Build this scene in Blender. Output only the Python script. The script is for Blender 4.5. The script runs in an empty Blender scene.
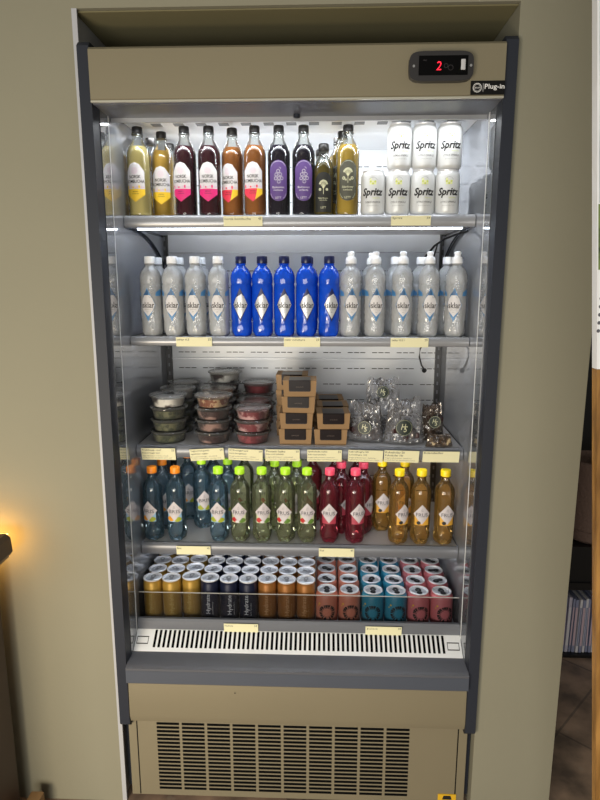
import bpy, math, random
from mathutils import Vector, Matrix, noise
random.seed(7)
PI = math.pi
scn = bpy.context.scene
COL = scn.collection

# ------------------------------------------------------------------ camera
FPX = 600.0
PITCH, YAW, CX, CD, CZ = 0.191167, 0.0367754, 0.0663, 1.49614, 1.5
cam_d = bpy.data.cameras.new('camera'); cam = bpy.data.objects.new('camera', cam_d); COL.objects.link(cam)
cam_d.sensor_fit = 'VERTICAL'; cam_d.sensor_height = 24.0; cam_d.sensor_width = 18.0
cam_d.lens = FPX / 800.0 * 24.0; cam_d.clip_start = 0.02
cam.location = (CX, -CD, CZ); cam.rotation_euler = (PI / 2 - PITCH, 0, YAW)
scn.camera = cam

def X_at(px, Y, z):
    """X of the point on depth Y and height z that stands in photo column px."""
    k = (px - 300.0) / FPX; dy = Y + CD; dz = z - CZ
    rx, ry = math.cos(YAW), math.sin(YAW)
    wx, wy, wz = -math.sin(YAW) * math.cos(PITCH), math.cos(YAW) * math.cos(PITCH), -math.sin(PITCH)
    return CX + (k * (wy * dy + wz * dz) - ry * dy) / (rx - k * wx)

# ------------------------------------------------------------------ materials
def s2l(c):
    out = []
    for v in c[:3]:
        v = v / 255.0
        out.append(v / 12.92 if v <= 0.04045 else ((v + 0.055) / 1.055) ** 2.4)
    return (*out, 1.0)

MATS = {}
def newmat(name):
    m = bpy.data.materials.new(name); m.use_nodes = True
    nt = m.node_tree; nt.nodes.clear()
    out = nt.nodes.new('ShaderNodeOutputMaterial')
    return m, nt, out

def varied(nt, rgb, amt, scale, detail=3):
    """colour with a soft procedural variation"""
    tc = nt.nodes.new('ShaderNodeTexCoord'); no = nt.nodes.new('ShaderNodeTexNoise')
    no.inputs['Scale'].default_value = scale; no.inputs['Detail'].default_value = detail
    nt.links.new(tc.outputs['Object'], no.inputs['Vector'])
    mx = nt.nodes.new('ShaderNodeMix'); mx.data_type = 'RGBA'
    c = s2l(rgb)
    mx.inputs['A'].default_value = tuple(v * (1 - amt) for v in c[:3]) + (1,)
    mx.inputs['B'].default_value = tuple(min(1, v * (1 + amt)) for v in c[:3]) + (1,)
    nt.links.new(no.outputs['Fac'], mx.inputs['Factor'])
    return mx.outputs['Result'], no

def P(name, rgb, rough=0.5, metal=0.0, spec=0.5, amt=0.06, scale=8, coat=0, emit=None, estr=0, bump=0, bscale=60, trans=0):
    if name in MATS: return MATS[name]
    m, nt, out = newmat(name)
    b = nt.nodes.new('ShaderNodeBsdfPrincipled')
    col, no = varied(nt, rgb, amt, scale)
    nt.links.new(col, b.inputs['Base Color'])
    b.inputs['Roughness'].default_value = rough; b.inputs['Metallic'].default_value = metal
    b.inputs['Specular IOR Level'].default_value = spec; b.inputs['Coat Weight'].default_value = coat
    if emit: b.inputs['Emission Color'].default_value = s2l(emit); b.inputs['Emission Strength'].default_value = estr
    if bump:
        n2 = nt.nodes.new('ShaderNodeTexNoise'); n2.inputs['Scale'].default_value = bscale
        tc = nt.nodes.new('ShaderNodeTexCoord'); nt.links.new(tc.outputs['Object'], n2.inputs['Vector'])
        bp = nt.nodes.new('ShaderNodeBump'); bp.inputs['Strength'].default_value = bump; bp.inputs['Distance'].default_value = 0.01
        nt.links.new(n2.outputs['Fac'], bp.inputs['Height']); nt.links.new(bp.outputs['Normal'], b.inputs['Normal'])
    nt.links.new(b.outputs[0], out.inputs[0]); MATS[name] = m
    return m

def CLEAR(name, tint, body, amount, rough=0.04, refl=1.0, ior=1.5, edge=0.25, bump=0, bscale=60):
    """thin see-through plastic or glass: a tinted transparent film, some body colour, Fresnel gloss"""
    if name in MATS: return MATS[name]
    m, nt, out = newmat(name)
    tr = nt.nodes.new('ShaderNodeBsdfTransparent'); tr.inputs[0].default_value = s2l(tint)
    pb = nt.nodes.new('ShaderNodeBsdfPrincipled'); col, _ = varied(nt, body, 0.15, 30)
    nt.links.new(col, pb.inputs['Base Color']); pb.inputs['Roughness'].default_value = 0.25
    lw = nt.nodes.new('ShaderNodeLayerWeight'); lw.inputs['Blend'].default_value = 0.35
    ma = nt.nodes.new('ShaderNodeMath'); ma.operation = 'MULTIPLY_ADD'; ma.use_clamp = True
    nt.links.new(lw.outputs['Facing'], ma.inputs[0]); ma.inputs[1].default_value = edge; ma.inputs[2].default_value = amount
    m1 = nt.nodes.new('ShaderNodeMixShader'); nt.links.new(ma.outputs[0], m1.inputs[0])
    nt.links.new(tr.outputs[0], m1.inputs[1]); nt.links.new(pb.outputs[0], m1.inputs[2])
    fr = nt.nodes.new('ShaderNodeFresnel'); fr.inputs['IOR'].default_value = ior
    mu = nt.nodes.new('ShaderNodeMath'); mu.operation = 'MULTIPLY'; mu.use_clamp = True
    nt.links.new(fr.outputs[0], mu.inputs[0]); mu.inputs[1].default_value = refl
    gl = nt.nodes.new('ShaderNodeBsdfGlossy'); gl.inputs['Roughness'].default_value = rough
    if bump:
        tc = nt.nodes.new('ShaderNodeTexCoord'); n2 = nt.nodes.new('ShaderNodeTexNoise'); n2.inputs['Scale'].default_value = bscale
        nt.links.new(tc.outputs['Object'], n2.inputs['Vector'])
        bp = nt.nodes.new('ShaderNodeBump'); bp.inputs['Strength'].default_value = bump; bp.inputs['Distance'].default_value = 0.01
        nt.links.new(n2.outputs['Fac'], bp.inputs['Height'])
        for nd in (gl, pb, fr, lw): nt.links.new(bp.outputs['Normal'], nd.inputs['Normal'])
    m2 = nt.nodes.new('ShaderNodeMixShader'); nt.links.new(mu.outputs[0], m2.inputs[0])
    nt.links.new(m1.outputs[0], m2.inputs[1]); nt.links.new(gl.outputs[0], m2.inputs[2])
    nt.links.new(m2.outputs[0], out.inputs[0]); MATS[name] = m
    return m

def MIRRORY(name, rgb, fac, rough=0.03, grey=0.8):
    m, nt, out = newmat(name)
    pb = nt.nodes.new('ShaderNodeBsdfPrincipled'); col, _ = varied(nt, rgb, 0.05, 3)
    nt.links.new(col, pb.inputs['Base Color']); pb.inputs['Roughness'].default_value = 0.5
    gl = nt.nodes.new('ShaderNodeBsdfGlossy'); gl.inputs['Roughness'].default_value = rough
    gl.inputs['Color'].default_value = (grey, grey, grey * 1.02, 1)
    mx = nt.nodes.new('ShaderNodeMixShader'); mx.inputs[0].default_value = fac
    nt.links.new(pb.outputs[0], mx.inputs[1]); nt.links.new(gl.outputs[0], mx.inputs[2])
    nt.links.new(mx.outputs[0], out.inputs[0]); MATS[name] = m
    return m

def EMIT(name, rgb, strength):
    m, nt, out = newmat(name)
    e = nt.nodes.new('ShaderNodeEmission'); e.inputs[0].default_value = s2l(rgb); e.inputs[1].default_value = strength
    nt.links.new(e.outputs[0], out.inputs[0]); MATS[name] = m
    return m

# ------------------------------------------------------------------ mesh builder
class MB:
    def __init__(s): s.v = []; s.f = []; s.m = []; s.sm = []
    def add(s, vs, fs, mi=0, smooth=False):
        o = len(s.v); s.v += [tuple(p) for p in vs]
        for f in fs: s.f.append([i + o for i in f]); s.m.append(mi); s.sm.append(smooth)
    def box(s, x0, x1, y0, y1, z0, z1, mi=0, M=None, bev=0):
        if bev:
            return s.rbox(x0, x1, y0, y1, z0, z1, bev, mi, M)
        vs = [(x, y, z) for z in (z0, z1) for y in (y0, y1) for x in (x0, x1)]
        if M: vs = [M @ Vector(p) for p in vs]
        s.add(vs, [(0, 2, 3, 1), (4, 5, 7, 6), (0, 1, 5, 4), (2, 6, 7, 3), (0, 4, 6, 2), (1, 3, 7, 5)], mi)
    def rbox(s, x0, x1, y0, y1, z0, z1, b, mi=0, M=None):
        """box with chamfered long edges: an octagon swept on X and bevelled ends"""
        vs, fs = [], []
        def ring(x, i):
            a, c, d, e = y0 + i, y1 - i, z0 + i, z1 - i
            return [(x, a + b, d), (x, c - b, d), (x, c, d + b), (x, c, e - b), (x, c - b, e), (x, a + b, e), (x, a, e - b), (x, a, d + b)]
        rings = [ring(x0, b * .6), ring(x0 + b, 0), ring(x1 - b, 0), ring(x1, b * .6)]
        for r in rings: vs += r
        for k in range(3):
            for j in range(8):
                a = k * 8 + j; c = k * 8 + (j + 1) % 8
                fs.append((a, c, c + 8, a + 8))
        fs.append(tuple(range(7, -1, -1))); fs.append(tuple(range(24, 32)))
        if M: vs = [M @ Vector(p) for p in vs]
        s.add(vs, fs, mi, True)
    def lathe(s, prof, n=24, mi=0, cx=0, cy=0, cap0=True, cap1=True, lobes=None):
        """prof: list of (r, z) or (r, z, mi)"""
        vs = []; 
        for k, p in enumerate(prof):
            r, z = p[0], p[1]
            for j in range(n):
                a = 2 * PI * j / n
                rr = r
                if lobes and z < lobes[1]: rr = r * (1 - lobes[2] * (0.5 + 0.5 * math.cos(lobes[0] * a)) * (1 - z / lobes[1]))
                vs.append((cx + rr * math.sin(a), cy - rr * math.cos(a), z))
        o = len(s.v); s.v += vs
        for k in range(len(prof) - 1):
            mm = prof[k + 1][2] if len(prof[k + 1]) > 2 else mi
            for j in range(n):
                a, b = k * n + j, k * n + (j + 1) % n
                s.f.append([o + a, o + b, o + b + n, o + a + n]); s.m.append(mm); s.sm.append(True)
        if cap0: s.f.append([o + j for j in range(n - 1, -1, -1)]); s.m.append(mi); s.sm.append(True)
        if cap1: s.f.append([o + (len(prof) - 1) * n + j for j in range(n)]); s.m.append(prof[-1][2] if len(prof[-1]) > 2 else mi); s.sm.append(True)
    def tube(s, pts, r, n=8, mi=0):
        pts = [Vector(p) for p in pts]; vs = []; fs = []
        up = Vector((0, 0, 1))
        for i, p in enumerate(pts):
            t = (pts[min(i + 1, len(pts) - 1)] - pts[max(i - 1, 0)]).normalized()
            a = t.cross(up); a = a.normalized() if a.length > 1e-3 else Vector((1, 0, 0)); b = t.cross(a)
            for j in range(n):
                g = 2 * PI * j / n; vs.append(p + a * r * math.cos(g) + b * r * math.sin(g))
        for i in range(len(pts) - 1):
            for j in range(n):
                fs.append((i * n + j, i * n + (j + 1) % n, (i + 1) * n + (j + 1) % n, (i + 1) * n + j))
        fs.append(tuple(range(n - 1, -1, -1))); fs.append(tuple(range((len(pts) - 1) * n, len(pts) * n)))
        s.add(vs, fs, mi, True)
    def prism(s, poly, axis, a0, a1, mi=0, smooth=False):
        """poly in the plane across axis ('x': (y,z), 'z': (x,y), 'y': (x,z))"""
        def pt(p, a): return {'x': (a, p[0], p[1]), 'y': (p[0], a, p[1]), 'z': (p[0], p[1], a)}[axis]
        n = len(poly); vs = [pt(p, a0) for p in poly] + [pt(p, a1) for p in poly]
        fs = [tuple(range(n - 1, -1, -1)), tuple(range(n, 2 * n))] + [(j, (j + 1) % n, n + (j + 1) % n, n + j) for j in range(n)]
        s.add(vs, fs, mi, smooth)
    def patch(s, poly, mapf, mi=0, nv=10, nu=8):
        """convex outline in (u,v) laid on a surface by mapf(u,v)"""
        vs_ = [p[1] for p in poly]; lo, hi = min(vs_), max(vs_)
        rows = sorted(set([round(lo + (hi - lo) * k / nv, 6) for k in range(nv + 1)] + [round(v, 6) for v in vs_]))
        grid = []
        for v in rows:
            vv = min(max(v, lo + 1e-7), hi - 1e-7); us = []
            for i in range(len(poly)):
                (u0, v0), (u1, v1) = poly[i], poly[(i + 1) % len(poly)]
                if (v0 - vv) * (v1 - vv) <= 0 and abs(v1 - v0) > 1e-9: us.append(u0 + (u1 - u0) * (vv - v0) / (v1 - v0))
            a, b = (min(us), max(us)) if us else (0, 0)
            grid.append([mapf(a + (b - a) * k / nu, v) for k in range(nu + 1)])
        vs = [p for g in grid for p in g]; w = nu + 1
        fs = [(i * w + j, i * w + j + 1, (i + 1) * w + j + 1, (i + 1) * w + j) for i in range(len(rows) - 1) for j in range(nu)]
        s.add(vs, fs, mi, True)
    def text(s, body, width, u, v, mapf, mi=0, height=None, shear=0, bold=0, align='c', spin=0):
        tv, tf, (x0, x1, y0, y1) = glyphs(body, shear, bold)
        k = width / (x1 - x0); ky = height / (y1 - y0) if height else k
        vs = []
        for x, y in tv:
            a, b = (x - (x0 + x1) / 2) * k, (y - (y0 + y1) / 2) * ky
            if align == 'l': a += width / 2
            if spin: a, b = a * math.cos(spin) - b * math.sin(spin), a * math.sin(spin) + b * math.cos(spin)
            vs.append(mapf(u + a, v + b))
        s.add(vs, tf, mi)
    def ring(s, u, v, r0, r1, mapf, mi=0, n=18, a0=0, a1=2 * PI):
        vs = []
        for k in range(n + 1):
            a = a0 + (a1 - a0) * k / n
            vs += [mapf(u + r0 * math.cos(a), v + r0 * math.sin(a)), mapf(u + r1 * math.cos(a), v + r1 * math.sin(a))]
        s.add(vs, [(2 * k, 2 * k + 1, 2 * k + 3, 2 * k + 2) for k in range(n)], mi)
    def build(s, name, mats, parent=None, sharp=35):
        me = bpy.data.meshes.new(name); me.from_pydata(s.v, [], s.f)
        if not isinstance(mats, (list, tuple)): mats = [mats]
        for m in mats: me.materials.append(m)
        me.polygons.foreach_set('material_index', s.m); me.polygons.foreach_set('use_smooth', s.sm)
        me.update()
        if sharp: me.set_sharp_from_angle(angle=math.radians(sharp))
        o = bpy.data.objects.new(name, me); COL.objects.link(o)
        if parent: o.parent = parent
        return o

_G = {}
def glyphs(body, shear=0, bold=0):
    key = (body, shear, bold)
    if key not in _G:
        cu = bpy.data.curves.new('writing', 'FONT'); cu.body = body; cu.shear = shear; cu.offset = bold; cu.resolution_u = 2
        ob = bpy.data.objects.new('writing', cu); COL.objects.link(ob)
        dg = bpy.context.evaluated_depsgraph_get(); dg.update()
        me = bpy.data.meshes.new_from_object(ob.evaluated_get(dg))
        vs = [(p.co.x, p.co.y) for p in me.vertices]; fs = [tuple(f.vertices) for f in me.polygons]
        bpy.data.objects.remove(ob); bpy.data.curves.remove(cu); bpy.data.meshes.remove(me)
        xs = [p[0] for p in vs]; ys = [p[1] for p in vs]
        _G[key] = (vs, fs, (min(xs), max(xs), min(ys), max(ys)))
    return _G[key]

def cyl(r, e, z0=0):
    return lambda u, v: ((r + e) * math.sin(u / r), -(r + e) * math.cos(u / r), v + z0)
def flat(x, y, z, tilt=0):
    """front-facing plane at (x,y,z); tilt leans its top away"""
    return lambda u, v: (x + u, y + v * math.sin(tilt), z + v * math.cos(tilt))

def tag(o, label=None, cat=None, group=None, kind=None):
    if label: o['label'] = label
    if cat: o['category'] = cat
    if group: o['group'] = group
    if kind: o['kind'] = kind
    return o
def empty(name, loc=(0, 0, 0), rz=0):
    o = bpy.data.objects.new(name, None); COL.objects.link(o); o.location = loc; o.rotation_euler = (0, 0, rz)
    o.empty_display_size = 0.02
    return o
PROTO = {}
def copy_tree(o, parent=None):
    c = o.copy(); COL.objects.link(c)
    if parent: c.parent = parent
    for ch in list(o.children): copy_tree(ch, c)
    return c
def place(kind, maker, x, y, z, rz, label, cat, group):
    if kind in PROTO: o = copy_tree(PROTO[kind])
    else: o = maker(); PROTO[kind] = o
    o.location = (x, y, z); o.rotation_euler = (0, 0, rz)
    tag(o, label, cat, group)
    return o
ORD = ['leftmost', 'second from left', 'third from left', 'fourth from left', 'fifth from left', 'sixth from left', 'seventh from left']

# ------------------------------------------------------------------ palette
m_wall = P('olive_plaster', (140, 137, 120), 0.85, spec=0.2, amt=0.06, scale=2.2, bump=0.06, bscale=35)
m_soffit = P('dark_olive_plaster', (122, 116, 88), 0.9, spec=0.1)
m_bead = P('grey_edge_bead', (176, 178, 184), 0.6)
m_champ = P('champagne_metal', (140, 132, 110), 0.38, metal=0.25, spec=0.5, amt=0.03, scale=4)
m_slate = P('slate_trim', (40, 44, 54), 0.55, spec=.3, amt=0.04)
m_slate2 = P('slate_plastic', (86, 88, 95), 0.42, amt=0.04)
m_grey = P('grey_aluminium', (160, 162, 166), 0.35, metal=0.35, amt=0.03)
m_white = P('white_enamel', (226, 228, 230), 0.45, amt=0.02)
m_back = P('white_back_panel', (216, 219, 223), 0.35, amt=0.03)
m_black = P('black_plastic', (14, 14, 15), 0.45)
m_gap = P('dark_gap', (8, 8, 9), 0.9, spec=0.1)
m_side = MIRRORY('glossy_side_lining', (130, 134, 140), 0.52, grey=0.85)
m_sideglass = MIRRORY('smoky_side_glass', (84, 90, 96), 0.52, grey=0.8)
m_guard = CLEAR('acrylic_guard', (222, 223, 225), (70, 70, 70), 0.01, refl=0.18, edge=.04)
m_tag = P('cream_paper', (232, 228, 188), 0.7, amt=0.03)
m_ink = P('black_ink', (22, 22, 24), 0.6)
m_inkw = P('white_ink', (235, 235, 235), 0.5)
m_grille = P('white_grille', (224, 226, 228), 0.45)
m_led = EMIT('led_strip', (228, 240, 255), 19)
m_fill = EMIT('fill_glow', (235, 243, 255), 9.0)  # glow of the fill strips added under the lower shelves

# ------------------------------------------------------------------ room shell
def struct(name, mb, mat):
    o = mb.build(name, mat); o['kind'] = 'structure'; return o
OL, OR_, OT = -0.512, 0.503, 2.118
b = MB(); b.box(-2.2, OL, 0, 0.75, 0, 3.0); struct('wall_left', b, m_wall)
b = MB(); b.box(OR_, 0.725, 0, 0.75, 0, 3.0, bev=0); struct('wall_right', b, m_wall)
b = MB(); b.box(OL, OR_, 0, 0.75, OT, 3.0); struct('wall_top', b, [m_wall])
b = MB(); b.box(OL, OR_, 0.72, 0.75, 0, OT); struct('wall_back', b, m_soffit)
b = MB(); b.box(OL + .001, OR_ - .001, 0.012, 0.719, OT - .004, OT - .001); struct('trim_1', b, m_soffit)
b = MB(); b.box(OL, OL + .012, -0.001, 0.004, 0, OT, 0); b.box(OL, OL + .003, 0.004, 0.7, 0, OT)
struct('trim_2', b, m_bead)

# stone floor
mt, nt, out = newmat('brown_stone_tiles')
pb = nt.nodes.new('ShaderNodeBsdfPrincipled'); tc = nt.nodes.new('ShaderNodeTexCoord')
br = nt.nodes.new('ShaderNodeTexBrick'); mp = nt.nodes.new('ShaderNodeMapping'); mp.inputs['Rotation'].default_value = (0, 0, 0.75)
nt.links.new(tc.outputs['Object'], mp.inputs[0]); nt.links.new(mp.outputs[0], br.inputs['Vector'])
br.offset = 0; br.inputs['Scale'].default_value = 1.0; br.inputs['Brick Width'].default_value = 0.42; br.inputs['Row Height'].default_value = 0.42
br.inputs['Mortar Size'].default_value = 0.004
br.inputs['Color1'].default_value = s2l((140, 122, 108)); br.inputs['Color2'].default_value = s2l((130, 112, 100)); br.inputs['Mortar'].default_value = s2l((104, 92, 84))
n1 = nt.nodes.new('ShaderNodeTexNoise'); n1.inputs['Scale'].default_value = 9; n1.inputs['Detail'].default_value = 8; nt.links.new(tc.outputs['Object'], n1.inputs['Vector'])
vo = nt.nodes.new('ShaderNodeTexVoronoi'); vo.inputs['Scale'].default_value = 16; nt.links.new(tc.outputs['Object'], vo.inputs['Vector'])
rp = nt.nodes.new('ShaderNodeValToRGB'); rp.color_ramp.elements[0].position = 0.35; rp.color_ramp.elements[0].color = (0.5, 0.5, 0.5, 1); rp.color_ramp.elements[1].position = 0.72; rp.color_ramp.elements[1].color = (1.7, 1.6, 1.5, 1)
nt.links.new(n1.outputs['Fac'], rp.inputs[0])
mu = nt.nodes.new('ShaderNodeMix'); mu.data_type = 'RGBA'; mu.blend_type = 'MULTIPLY'; mu.inputs['Factor'].default_value = 1
nt.links.new(br.outputs['Color'], mu.inputs['A']); nt.links.new(rp.outputs[0], mu.inputs['B'])
r2 = nt.nodes.new('ShaderNodeValToRGB'); r2.color_ramp.elements[0].position = 0.10; r2.color_ramp.elements[0].color = (1, 1, 1, 1); r2.color_ramp.elements[1].position = 0.16; r2.color_ramp.elements[1].color = (0, 0, 0, 1)
nt.links.new(vo.outputs['Distance'], r2.inputs[0])
m3 = nt.nodes.new('ShaderNodeMix'); m3.data_type = 'RGBA'; nt.links.new(mu.outputs['Result'], m3.inputs['A']); m3.inputs['B'].default_value = s2l((150, 136, 122))
k = nt.nodes.new('ShaderNodeMath'); k.operation = 'MULTIPLY'; k.inputs[1].default_value = 0.5; nt.links.new(r2.outputs[0], k.inputs[0]); nt.links.new(k.outputs[0], m3.inputs['Factor'])
nt.links.new(m3.outputs['Result'], pb.inputs['Base Color']); pb.inputs['Roughness'].default_value = 0.45
nt.links.new(pb.outputs[0], out.inputs[0])
b = MB(); b.box(-2.2, 3.2, -3.2, 3.0, -0.1, 0.0); struct('floor', b, mt)
b = MB(); b.box(0.725, 3.2, 2.9, 3.0, 0, 3.0); struct('wall_far', b, P('dark_far_wall', (30, 26, 24), 0.8))

# ------------------------------------------------------------------ the refrigerator
F = empty('refrigerator')
tag(F, 'tall champagne and slate open front display refrigerator built into the plaster alcove', 'refrigerator')
TOP, BOT = 2.045, 0.26
for s, nm in ((-1, 'l'), (1, 'r')):
    b = MB()
    a0, a1 = (-0.5, -0.474) if s < 0 else (0.474, 0.5)
    b.box(a0, a1, 0.03, 0.64, 0.03, TOP - .003)
    sp = b.build('side_panel', m_slate, F)
    b = MB(); c0, c1 = (-0.474, -0.470) if s < 0 else (0.470, 0.474)
    b.box(c0, c1, 0.085, 0.60, 0.44, 1.93); b.build('inner_lining', m_side, sp)
    b = MB(); b.box(c0, c1, 0.028, 0.083, 0.42, 1.93); b.build('glass_edge_pane', m_sideglass, sp)
    b = MB(); d0, d1 = (-0.471, -0.4692) if s < 0 else (0.4692, 0.471)
    b.box(d0, d1, 0.0825, 0.0855, 0.46, 1.93); b.build('seam_strip', m_white, sp)
    # slate front post with rounded foot
    b = MB(); e0, e1 = (-0.5, -0.472) if s < 0 else (0.472, 0.5)
    b.prism([(-0.016, BOT + .012), (-0.004, BOT), (0.03, BOT), (0.03, TOP), (-0.006, TOP), (-0.016, TOP - .01)], 'x', e0, e1)
    b.build('front_post', m_slate, F)
# canopy
b = MB()
b.prism([(-0.024, 1.919), (-0.018, 1.913), (0.11, 1.9145), (0.11, 2.03), (-0.018, 2.03), (-0.024, 2.024)], 'x', -0.4715, 0.4715)
b.build('canopy', m_champ, F)
b = MB(); b.box(-0.47, 0.47, 0.11, 0.64, 1.95, 2.03); b.build('roof_panel', m_slate2, F)
b = MB(); b.box(-0.4712, 0.4712, -0.0245, -0.017, 1.9115, 1.9155); b.build('canopy_edge_highlight', P('highlight_metal', (200, 198, 184), 0.3, metal=0.4), F)  # pale strip painted in as the highlight along the canopy's lower edge
b = MB(); b.box(-0.4700, 0.4700, -0.012, 0.104, 1.9095, 1.9135); b.build('canopy_underside', m_slate2, F)
b = MB(); b.box(-0.4695, 0.4695, 0.104, 0.109, 1.899, 1.916); b.build('canopy_lip', m_grey, F)
b = MB(); b.lathe([(0.008, 1.902), (0.008, 1.9095)], 12, cx=0.0, cy=0.085); b.build('lock_knob', m_slate, F)
b = MB(); b.box(-0.4695, 0.4695, 0.109, 0.60, 1.9235, 1.9275)
b.box(-0.4695, 0.4695, 0.109, 0.16, 1.9215, 1.9235, 2)
x = -0.40
while x < 0.43:
    b.box(x, x + 0.027, 0.215, 0.242, 1.9222, 1.9236, 1); x += 0.061
b.build('inner_ceiling', [m_white, P('vent_grey', (120, 122, 124), 0.6), m_slate2], F)
b = MB(); b.box(-0.45, 0.45, 0.118, 0.132, 1.908, 1.9215); b.build('lamp_tube', EMIT('tube_glow', (235, 243, 255), 1.6), F)
# back panel with rows of punched slots
b = MB(); b.box(-0.455, 0.455, 0.56, 0.575, 0.44, 1.9235)
z = 1.2127 - 8 * .0548
while z < 1.88:
    x = -0.43 if not 1.575 < z < 1.67 else 9
    while x < 0.42:
        for kx in range(3): b.box(x + kx * 0.0215, x + kx * 0.0215 + 0.017, 0.5592, 0.5605, z, z + 0.0024, 1)
        x += 0.0835
    z += 0.0548
for z in (1.6, 1.245): b.box(-0.455, 0.455, 0.553, 0.5595, z, z + 0.004, 2)
b.build('back_panel', [m_back, m_gap, m_grey], F)
for s in (-1, 1):
    b = MB(); x0, x1 = (-0.4695, -0.452) if s < 0 else (0.452, 0.4695)
    b.box(x0, x1, 0.545, 0.59, 0.46, 1.68)
    z = 0.5
    while z < 1.66: b.box(x0 + .006, x1 - .006, 0.5445, 0.5452, z, z + .012, 1); z += 0.03
    b.build('shelf_upright', [m_black, m_slate2], F)

m_shelf = P('shelf_white', (228, 228, 230), 0.35, amt=0.03)
m_rail = P('price_rail_grey', (150, 152, 157), 0.3, metal=0.2, amt=0.03)
def bracket(parent, sx, z, drop):
    b = MB(); x0, x1 = (-0.4668, -0.4640) if sx < 0 else (0.4640, 0.4668)
    pts = [(0.20, z - .030)]
    for k in range(9):
        t = k / 8; pts.append((0.20 + 0.345 * t, z - .030 - drop * t ** 2.6))
    pts += [(0.545, z - .03)]
    b.prism(pts, 'x', x0, x1); y = None
    # dark rolled lower edge
    low = [(x0 + x1) / 2]
    if drop > .06: b.tube([(x0 - .002 * sx, p[0], p[1]) for p in pts[1:-1]], 0.0026, 6, 1)
    return b.build('shelf_bracket', [m_grey, m_slate], parent)
SH = {}
for nm, z, rz0, rz1 in (('a', 1.68, 1.648, 1.681), ('b', 1.355, 1.329, 1.356), ('c', 1.04, 1.004, 1.041), ('d', 0.74, 0.703, 0.741)):
    b = MB()
    b.box(-0.467, 0.467, 0.174, 0.545, z - 0.0030, z)                      # tray
    b.box(-0.467, 0.467, 0.200, 0.545, z - 0.022, z - 0.0032)             # tray fold
    t = b.build('shelf', m_shelf, F)
    b = MB()
    pr = [(0.176, rz0), (0.167, rz0 + .002), (0.163, rz0 + .008), (0.163, rz1 - .010), (0.167, rz1 - .003), (0.171, rz1), (0.176, rz1)]
    b.prism(pr, 'x', -0.4685, 0.4685, smooth=True)
    b.build('price_rail', m_rail if nm in 'ab' else P('price_rail_shaded', (112, 115, 122), 0.35, metal=0.15, amt=0.03), t)  # lower rails: same rail, with the dimmer light put into a darker colour
    dr = .085 if nm == 'a' else .035; bracket(t, -1, z, dr); bracket(t, 1, z, dr); SH[nm] = t
    if nm == 'a':
        b = MB(); b.box(-0.44, 0.44, 0.186, 0.196, z - 0.0345, z - 0.0302); b.build('lamp_or_fill_strip', m_led, t)
    else:
        b = MB(); b.box(-0.44, 0.44, 0.180, 0.192, rz0 + .006, rz0 + .010); b.build('lamp_or_fill_strip', m_fill, t)  # added fill strip, hidden behind the rail to brighten the shelf below
# base deck
b = MB(); b.box(-0.469, 0.469, 0.106, 0.56, 0.455, 0.498); b.build('base_deck', m_shelf, F)
b = MB()
b.prism([(0.105, 0.492), (0.094, 0.494), (0.090, 0.500), (0.090, 0.529), (0.095, 0.536), (0.105, 0.536)], 'x', -0.469, 0.469, smooth=True)
b.build('base_rail', MATS['price_rail_shaded'], F)
b = MB(); b.box(-0.466, 0.466, 0.1062, 0.1080, 0.500, 0.613)
b.box(-0.466, 0.466, 0.1058, 0.1084, 0.6122, 0.6138, 1); b.build('front_guard', [m_guard, P('acrylic_edge', (170, 170, 165), 0.3)], F)
# air intake grille: sloping white panel with slots
b = MB()
ya, za, yb, zb = 0.092, 0.506, 0.040, 0.466
b.prism([(ya, za), (ya, za - .03), (yb, zb - .03), (yb, zb)], 'x', -0.469, 0.469)
def gp(t, e): 
    n = Vector((0, -(za - zb), (ya - yb))).normalized()
    return Vector((0, yb + (ya - yb) * t, zb + (za - zb) * t)) + n * e
ns = 62
for i in range(ns):
    x = -0.412 + i * (0.83 / (ns - 1)); p0, p1 = gp(0.16, .0008), gp(0.93, .0008)
    b.add([(x - .0035, p0.y, p0.z), (x + .0035, p0.y, p0.z), (x + .0035, p1.y, p1.z), (x - .0035, p1.y, p1.z)], [(0, 1, 2, 3)], 1)
for x in (-0.448, 0.446):   # little clip outlines at both ends
    for (t0, t1, xa, xb) in ((.3, .34, -.017, .017), (.6, .64, -.017, .017), (.3, .64, -.017, -.0155), (.3, .64, .0155, .017)):
        p0, p1 = gp(t0, .0008), gp(t1, .0008)
        b.add([(x + xa, p0.y, p0.z), (x + xb, p0.y, p0.z), (x + xb, p1.y, p1.z), (x + xa, p1.y, p1.z)], [(0, 1, 2, 3)], 1)
b.build('intake_grille', [m_grille, m_gap], F)
b = MB()
b.prism([(0.042, 0.40), (0.042, 0.4655), (0.030, 0.462), (-0.018, 0.462), (-0.028, 0.456), (-0.028, 0.412), (-0.020, 0.405), (0.0, 0.40)], 'x', -0.4705, 0.4705)
b.build('bumper', m_slate2, F)
b = MB(); b.box(-0.4705, 0.4705, -0.0287, -0.0277, 0.413, 0.450); b.build('bumper_strip', P('bumper_blue_grey', (74, 80, 92), 0.4), F)
b = MB(); b.prism([(0.05, 0.403), (-0.012, 0.403), (-0.014, 0.298), (-0.008, 0.277), (0.05, 0.277)], 'x', -0.471, 0.471)
b.lathe([(0.002, 0), (0.002, 0.001)], 6, 1)   # tiny plug, moved onto the panel below
for i in range(len(b.v) - 12, len(b.v)):
    x_, y_, z_ = b.v[i]; b.v[i] = (x_ - 0.17, -0.0148 - z_ * .1, 0.378 + y_)
b.build('kick_panel', [m_champ, m_black], F)
b = MB(); b.box(-0.486, 0.486, 0.012, 0.05, 0.014, 0.275)
VX0, VX1, VZ0, VZ1 = -0.408, 0.327, 0.032, 0.273
nc, nr = 10, 19; cw = (VX1 - VX0) / nc; rh = (VZ1 - VZ0) / nr
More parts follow.
